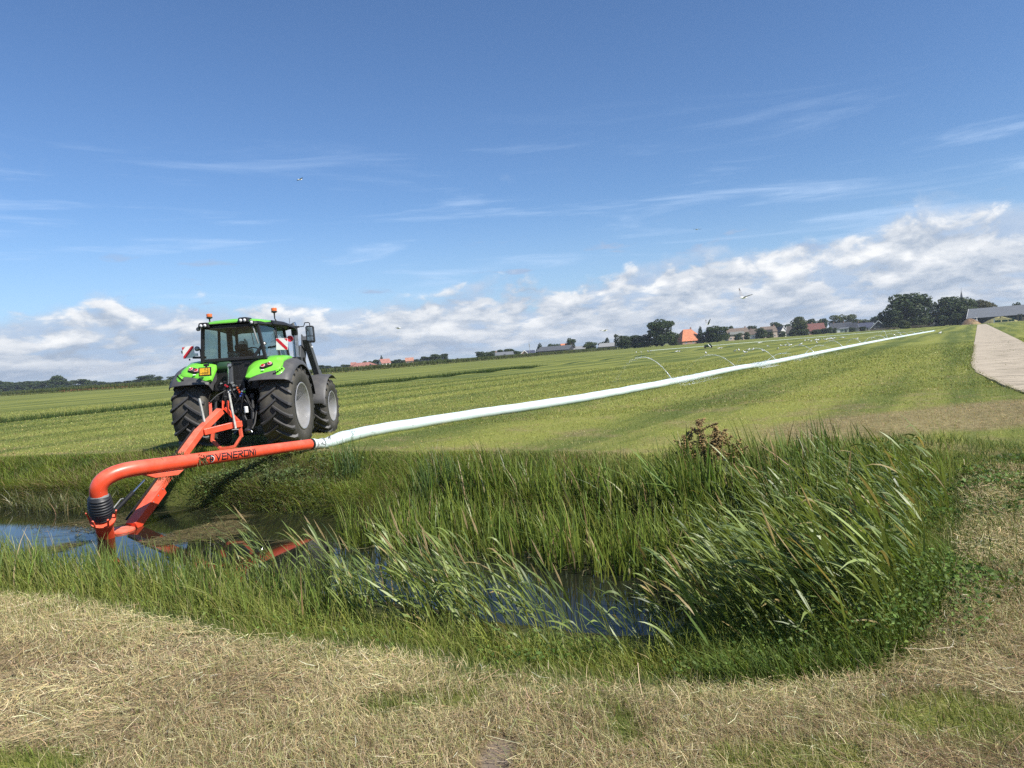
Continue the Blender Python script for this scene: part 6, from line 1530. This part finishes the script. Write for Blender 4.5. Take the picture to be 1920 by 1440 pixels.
def house(name, label, cat, x, y, L, D, eave, ridge, wm, rm, rot=0.0, win=0, chimney=None, hip=0.0, gable='x', gwin=0, trim=False, over=.35, door=True, wz=None):
    """L along the front (local x), D depth; ridge along x unless gable='y' (gable faces the viewer, -y)"""
    az_ = math.atan2(x, y); t = thing(name, label, cat, (x, y, -.05), -az_ + rot)
    hw, hd = L / 2, D / 2
    w = MB()
    if gable == 'x':
        w.prism([(-hd, 0), (hd, 0), (hd, eave), (0, ridge - .12) if not hip else (hd * .0, eave), (-hd, eave)], 'x', -hw, hw)
    else:
        w.prism([(-hw, 0), (hw, 0), (hw, eave), (0, ridge - .12), (-hw, eave)], 'y', -hd, hd)
    wall = w.build('wall', wm, t)
    r = MB(); th = .16
    if hip:
        h0 = hw * (1 - hip); e = eave - .05; o = over
        P = [(-hw - o, -hd - o, e), (hw + o, -hd - o, e), (hw + o, hd + o, e), (-hw - o, hd + o, e), (-h0, 0, ridge), (h0, 0, ridge)]
        r.add(P, [(0, 1, 5, 4), (1, 2, 5), (2, 3, 4, 5), (3, 0, 4), (3, 2, 1, 0)])
    elif gable == 'x':
        k = over / hd * (ridge - eave)
        for s in (-1, 1): r.prism([(s * (hd + over), eave - k), (s * (hd + over), eave - k + th), (0, ridge + th), (0, ridge)], 'x', -hw - over, hw + over)
    else:
        k = over / hw * (ridge - eave)
        for s in (-1, 1): r.prism([(s * (hw + over), eave - k), (s * (hw + over), eave - k + th), (0, ridge + th), (0, ridge)], 'y', -hd - over, hd + over)
    roof = r.build('roof', rm, t)
    if trim and gable == 'y':
        b = MB(); k = over / hw * (ridge - eave)
        for s in (-1, 1): b.beam((s * (hw + over), -hd - over - .04, eave - k), (0, -hd - over - .04, ridge + .1), .08, .34, (0, 0, 1))
        b.build('bargeboard', TRIM, roof)
    if trim and gable == 'x':
        for s in (-1, 1):
            k = over / hd * (ridge - eave); MB().beam((s * (hw + over + .05), -hd - over, eave - k + .05), (s * (hw + over + .05), 0, ridge + .12), .09, .38, (0, 0, 1)).build('bargeboard', TRIM, roof)
    if chimney is not None:
        for cx in (chimney if isinstance(chimney, (list, tuple)) else [chimney]):
            MB().box((cx, 0, ridge + .35), (.65, .65, 1.3)).box((cx, 0, ridge + 1.02), (.78, .78, .12)).build('chimney', WA_BR, roof)
    def window(xx, zz, ww=1.1, hh=1.2):
        f = MB().box((xx, -hd - .03, zz), (ww, .08, hh)).build('window', TRIM, t)
        MB().box((xx - ww * .24, -hd - .06, zz), (ww * .40, .05, hh * .82)).build('pane', PANE, f); MB().box((xx + ww * .24, -hd - .06, zz), (ww * .40, .05, hh * .82)).build('pane', PANE, f)
    for k in range(win): window(-hw + L * (k + .5) / win, (wz or min(1.5, eave * .55)))
    for k in range(gwin): window((k - (gwin - 1) / 2) * 1.8, eave + .7, .9, 1.0)
    if door: MB().box((hw * .35 if win > 1 else 0, -hd - .02, 1.05), (1.0, .07, 2.1)).build('door', WA_DK, t)
    return t, wall, roof
H = house
H('farmhouse', 'farmhouse with a big bright orange pyramid roof among the trees', 'farmhouse', 105.3, 425, 13.6, 14, 1.9, 8.8, WA_BR, RO_OR, 0.45, win=3, hip=.62, chimney=[2.2], over=.6)
t, w_, r_ = H('house', 'first village house, brown roof, wide pale dormer and pink gable', 'house', 158, 500, 14.2, 8, 4.2, 8.2, WA_PK, RO_BR, .30, win=4, chimney=[6.0])
MB().box((-1.2, -3.6, 5.0), (10, 2.4, 1.8)).build('dormer', WA_GY, r_)
t, w_, r_ = H('house', 'second village house with brown roof, half behind a brown green tree', 'house', 174, 512, 9.5, 8, 3.4, 7.0, WA_WH, RO_BR, -.1, win=3, chimney=[-2])
t, w_, r_ = H('house', 'third village house, brown roof and tall light brick gable to its right', 'house', 181.5, 505, 10, 8, 4.4, 7.9, WA_PK, RO_BR, .35, win=3, chimney=[4.2])
MB().box((-.8, -3.4, 5.1), (5, 2.2, 1.5)).build('dormer', WA_DK, r_)
H('house', 'steep dark roofed house leaning against the third house', 'house', 193, 512, 7.2, 9, 2.2, 7.2, WA_WH, RO_TH, .5, gable='y', trim=True, gwin=1, win=1)
H('house', 'grey thatched looking house with white roof edge, left of the yellow green tree', 'house', 197.5, 500, 8.2, 8, 2.4, 6.9, WA_GY, RO_TH, -.2, win=2, trim=True)
t, w_, r_ = H('house', 'dark red roofed house with a white gable end', 'house', 211.5, 500, 13.2, 8, 2.9, 7.6, WA_BR, RO_RED, .30, win=3, chimney=[-1.0]); MB().box((6.66, 0, 3.8), (.1, 3.6, 4.2)).build('gable_panel', WA_WH, w_)
H('cottage', 'small white flat walled cottage right of the red roof', 'house', 218.5, 511, 4.6, 6, 3.8, 5.3, WA_WH, RO_GR, 0, win=1, over=.2)
t, w_, r_ = H('house', 'house with wide slate roof behind the low extension', 'house', 240, 521, 14, 8, 3.0, 7.0, WA_WH, RO_SL, .1, win=3, chimney=[-4.5, 2.0])
H('house', 'slate house with hipped front and tall white gable chimney', 'house', 233.4, 490, 8.8, 7, 2.4, 6.2, WA_GY, RO_SL, -.15, win=3, chimney=[4.0], hip=.3)
H('shed', 'low pale green extension before the slate roofs', 'shed', 226.2, 486, 5.4, 4, 2.6, 3.2, mat('pale_green_wall', (.42, .46, .36), .8), RO_GR, 0, win=2)
H('house', 'blue slate roofed bungalow with white wall and red brick porch', 'house', 252.5, 512, 10.5, 8, 2.3, 5.6, WA_WH, RO_BLUE, .05, win=3)
MB().box((0, 0, 0), (0, 0, 0)) if False else None
H('house', 'black gabled house with white bargeboards, right of the bungalow', 'house', 240.9, 470, 9.2, 9, 1.6, 6.0, WA_DK, RO_SL, .05, gable='y', trim=True, gwin=1, win=2)
t, w_, r_ = H('house', 'dark steep house with a bright white roof light, behind the huge tree', 'house', 234.3, 402, 7.4, 8, 2.6, 6.6, WA_DK, RO_SL, .25, gable='y', win=2, trim=True, gwin=1); MB().beam((2.0, -4.3, 4.6), (.6, -4.3, 6.4), .1, 1.0, (1, 0, .6)).build('roof_light', TRIM, r_)
# big barn on the right
t, w_, r_ = H('barn', 'long low barn with grey sheet roof at the right edge', 'barn', 256, 338, 66, 24, 3.0, 7.4, WA_DK, RO_GR, 0.0, win=0, door=False, trim=True, over=.8)
for k in range(14): MB().box((-30 + 4.6 * k, -12.03, 1.35), (3.6, .07, 1.5)).build('barn_opening', WA_DK, w_)
# farm in the middle distance
t, w_, r_ = H('barn', 'wide grey roofed barn with dark gable, left of the high round tree', 'barn', 28, 430, 19.5, 14, 2.2, 4.6, WA_DK, RO_DK, -.35, win=0, door=True, over=.5)
H('shed', 'lower light grey shed joined to the right of the grey barn', 'shed', 41.4, 432, 10, 10, 1.8, 3.4, WA_GY, mat('light_sheet', (.27, .27, .26), .6, var=.1), -.3)
H('farmhouse', 'small orange roof peeping over the grey barn', 'farmhouse', 36.4, 462, 6.6, 6, 3.6, 5.9, WA_BR, RO_OR, .2, win=2)
H('house', 'small dark gabled house at the foot of the aerial mast', 'house', 8.4, 432, 4.2, 6, 1.5, 3.3, WA_BR, RO_SL, .1, gable='y', win=1, trim=True); H('shed', 'low dark shed right of the small gabled house', 'shed', 12.2, 434, 5.5, 5, 1.6, 3.1, WA_DK, RO_BLUE, 0)
t, w_, r_ = H('shed', 'long white shed with solar panels on its roof', 'shed', -3.4, 430, 10.6, 7, 1.5, 3.3, WA_WH, RO_GR, .1, over=.2, chimney=[-4.8])
for k in range(6):
    for j in range(2): MB().box((-3.0 + 1.35 * k, -2.62 + 1.25 * j, 2.02 + .64 * j), (1.25, 1.30, .06), (math.atan2(1.8, 3.5), 0, 0)).build('solar_panel', PVM, r_)
H('shed', 'small dark shed with pale roof beside the thin open tree', 'shed', 57, 420, 8.6, 6, 2.2, 4.1, WA_DK, mat('light_sheet', (.3, .3, .3)), -.2)
H('farmhouse', 'low weathered red pyramid roof right of the tractor', 'farmhouse', -91.8, 450, 17, 15, .6, 3.3, WA_BR, RO_PINK, .2, hip=.55, win=3, wz=.5, over=.7)
H('house', 'small red roofed house with white gable beside a pointed conifer', 'house', -87, 500, 6.6, 5, 2.2, 4.8, WA_WH, RO_PINK, .4, win=2)
H('house', 'orange roof half hidden in bushes left of the dark tree group', 'house', -72.5, 520, 5.4, 5, 2.4, 4.5, WA_BR, tiles('pale_orange_tiles', (.38, .18, .12)), 0, win=2)
H('house', 'tiny red roofed house between bushes next to the loader', 'house', -113, 520, 3.6, 5, 2.2, 4.0, WA_BR, RO_PINK, 0, win=1)
m_ = thing('mast', 'thin aerial mast with boxes on top rising beside the farm', 'mast', (11.9, 430, 0))
MB().tube([(0, 0, -.1), (0, 0, 7.6)], [.16, .10], 8).build('pole', WA_GY, m_); MB().box((0, 0, 6.5), (.55, .55, 1.3)).box((.2, 0, 5.6), (.3, .3, .7)).build('antenna_box', WA_GY, m_); MB().tube([(0, 0, 7.5), (0, 0, 9.0)], .04, 6).build('whip', WA_DK, m_)
ch = thing('church_tower', 'slender pointed church spire above the trees at right', 'church spire', (441, 700, 0), -.56)
MB().box((0, 0, 9.5), (5.2, 5.2, 19)).build('tower', WA_BR, ch)
MB().lathe([(19, 3.5), (20, 2.5), (24, 1.3), (31.6, .06)], 'z', n=8).build('spire', RO_SL, ch); MB().tube([(0, 0, 31), (0, 0, 34)], .12, 6).build('finial', WA_DK, ch)
for s in (-1, 1): MB().box((s * 1.1, -2.63, 15.5), (1.0, .08, 2.4)).build('louvre_window', WA_DK, ch)
# yard at the end of the path
def mound(name, label, x, y, rx, ry, h, col, col2, seed):
    az_ = math.atan2(x, y); rows = []
    for i in range(9):
        rr = i / 8; rows.append([(rx * rr * math.cos(a) * (1 + .12 * math.sin(a * 3 + seed)), ry * rr * math.sin(a), h * (1 - rr ** 1.6) * (1 + .12 * math.sin(a * 4 + seed * 2)) - .05) for a in np.linspace(0, 2 * PI, 25)])
    o = MB().sheet(rows).build(name, mat(name + str(seed), col, .95, var=.35, vscale=1.0, bump=.8, bscale=3), None, smooth=60, loc=(x, y, 0), rot=(0, 0, -az_)); return tag(o, label, 'mound')
mound('earth_heap', 'brown earth heap beside the path end', 211, 330, 4.2, 4, 2.6, (.17, .105, .055), 0, 1)
mound('earth_heap', 'small sandy heap in front of the brown earth heap', 207.6, 322, 2.6, 2.5, 1.6, (.26, .18, .09), 0, 2)
mound('grass_bank', 'grassy clamp bank sloping up beside the big barn', 211.6, 310, 6.5, 5, 2.4, (.22, .20, .08), 0, 3)
wb_ = thing('loader', 'white wheeled loader parked behind the earth heap', 'loader', (216.4, 334, 0), -.6)
MB().box((0, 0, 1.3), (1.6, 3.2, .9)).build('body', WA_WH, wb_, bevel=.08); MB().box((0, .2, 2.4), (1.3, 1.4, 1.3)).build('cab', WA_WH, wb_, bevel=.1); MB().box((0, -.52, 2.45), (1.0, .05, .9)).build('cab_window', PANE, wb_); MB().beam((0, -1.2, 1.7), (0, -2.9, .7), .3, .3).box((0, -3.1, .5), (1.8, .6, .8)).build('bucket_arm', WA_GY, wb_)
for sx in (-.85, .85):
    for sy in (-1.1, 1.1): MB().lathe([(-.2, .3), (-.2, .62), (.2, .62), (.2, .3)], 'x', (sx, sy, .6), 18, True).build('wheel', M_tyre, wb_)
M_crate = mat('green_crate', (.06, .16, .11), .6, var=.2)
for i, (x, y, lb) in enumerate(((205.0, 302.0, 'leftmost green machine frame before the big barn, with a white end post'), (207.4, 301.2, 'middle green machine frame before the big barn'), (209.6, 300.4, 'right hand green machine frame before the big barn, next to the post'))):
    az_ = math.atan2(x, y); t = thing('feed_rack', lb, 'rack', (x, y, 0), -az_)
    f = MB()
    for z in (.35, 1.0, 1.75): f.box((0, 0, z), (2.1, .12, .10)).box((0, 1.0, z), (2.1, .12, .10))
    f.build('rail', M_crate, t)
    for k in range(6): MB().box((-1.0 + .4 * k, 0, .95), (.09, .16, 1.75)).build('upright', M_crate, t)
    MB().box((0, .5, .6), (1.9, .8, .7)).build('trough', M_crate, t)
    if i == 0: MB().box((-1.25, -.1, 1.0), (.35, .15, 2.0)).build('end_post', WA_WH, t)
gt = thing('gate_post', 'pale timber gate frame at the right edge in front of the barn', 'gate', (210.8, 297, 0), -.62)
for s in (-.65, .65): MB().box((s, 0, 1.5), (.3, .3, 3.1)).build('post', mat('timber', (.26, .21, .15), .8), gt)
MB().box((0, 0, 2.9), (1.6, .3, .3)).build('lintel', MATS['timber'], gt); MB().box((2.4, .2, .9), (3.2, .1, 1.6)).build('board', MATS['timber'], gt)
fe = thing('fence', 'low post and rail fence below the huge dark tree', 'fence', (205, 372, 0), -.35)
for k in range(13): MB().box((-19 + 3.1 * k, 0, .6), (.14, .14, 1.3)).build('post', MATS['timber'], fe)
for z in (.55, 1.05): MB().box((0, -.09, z), (38, .05, .14)).build('rail', MATS['timber'], fe)
gm_ = thing('field_machine', 'small dark green machine with a white spout standing far out on the field', 'machine', (41.4, 150, 0), -.25)
MB().box((-.35, 0, .45), (1.0, .8, .55)).box((.25, 0, .40), (.7, .7, .5)).build('body', mat('bottle_green', (.02, .055, .02), .5, var=.2), gm_, bevel=.08); MB().beam((-.1, -.5, .75), (.35, -.9, .15), .14, .1).build('spout', WA_WH, gm_)
MB().box((.3, 0, .78), (.35, .4, .3)).build('engine_cover', MATS['bottle_green'], gm_, bevel=.05)
for sx in (-.7, .5): MB().lathe([(-.08, .1), (-.08, .26), (.08, .26), (.08, .1)], 'y', (sx, -.42, .25), 14, True).build('wheel', M_tyre, gm_)

# ------------------------------------------------------------------ dock plant gone to seed at the reed bed
dk = thing('dock_plant', 'tall rusty brown dock plant gone to seed above the far reeds', 'plant', (2.55, 9.6, -.54)); dk.scale = (1.3, 1.2, 1.0)
dr_ = random.Random(6); st = MB(); sd_ = MB(); P = []; S = []
def spike(base, tip, n, r0):
    for k in range(n):
        u = dr_.random(); q = Vector(base).lerp(Vector(tip), u); s = r0 * (1 - .65 * u); P.append(q + Vector((dr_.gauss(0, s), dr_.gauss(0, s), dr_.gauss(0, s * .5)))); S.append(dr_.uniform(.006, .013))
for bx, by, tx, ty, h in ((0, 0, -.08, 0, 1.18), (.05, .02, .10, .03, 1.02), (-.05, 0, -.28, -.05, .86), (.12, -.04, .28, -.10, .84), (-.02, .05, -.22, .06, .98), (.02, -.04, .05, -.12, .90)):
    a, b_ = Vector((bx, by, 0)), Vector((tx, ty, h)); mid_ = a.lerp(b_, .55) + Vector((0, 0, .04)); st.tube([a, mid_, b_], [.010, .008, .004], 6)
    spike(mid_, b_, 230, .034)
    for k in range(7):
        u = .1 + .12 * k; q = mid_.lerp(b_, u); e = q + Vector((dr_.gauss(0, .10), dr_.gauss(0, .07), dr_.uniform(.08, .2))); st.tube([q, e], [.004, .002], 4); spike(q, e, 60, .024)
st.build('stem', mat('dock_stem', (.12, .06, .035), .8), dk, fix=False)
drops(sd_, P, S); o = sd_.build('seed', mat('dock_seed', (.22, .150, .055), .8, var=.55, vscale=12), dk, fix=False); o['kind'] = 'stuff'
lf = MB()
for k in range(9):
    a = k * .75; z = .15 + .06 * k; d_ = Vector((math.cos(a), math.sin(a), 0)); n_ = Vector((-d_.y, d_.x, 0))
    lf.sheet([[Vector((0, 0, z)) + d_ * (.30 * u) + n_ * (w_ * .055 * math.sin(PI * min(1, u * .9 + .1))) + Vector((0, 0, .12 * u - .22 * u * u)) for w_ in (-1, 0, 1)] for u in (0, .25, .5, .75, 1)])
lf.build('leaf', mat('dock_leaf', (.06, .075, .025), .6, var=.3), dk, smooth=60, fix=False)

# ------------------------------------------------------------------ thin summer haze over the polder
hzm = bpy.data.materials.new('haze_air'); hzm.use_nodes = True; g = NG(hzm.node_tree)
pv = g.n('ShaderNodeVolumePrincipled'); pv.inputs['Color'].default_value = (0.80, 0.88, 1.0, 1); pv.inputs['Density'].default_value = 0.00016; pv.inputs['Anisotropy'].default_value = 0.2
o_ = g.n('ShaderNodeOutputMaterial'); g.nt.links.new(pv.outputs[0], o_.inputs['Volume'])
tag(MB().box(((gx[0] + gx[-1]) / 2, (gy[0] + gy[-1]) / 2, 17), (gx[-1] - gx[0] + 20, gy[-1] - gy[0] + 20, 39)).build('haze', hzm), 'faint haze over the far fields', kind='stuff')
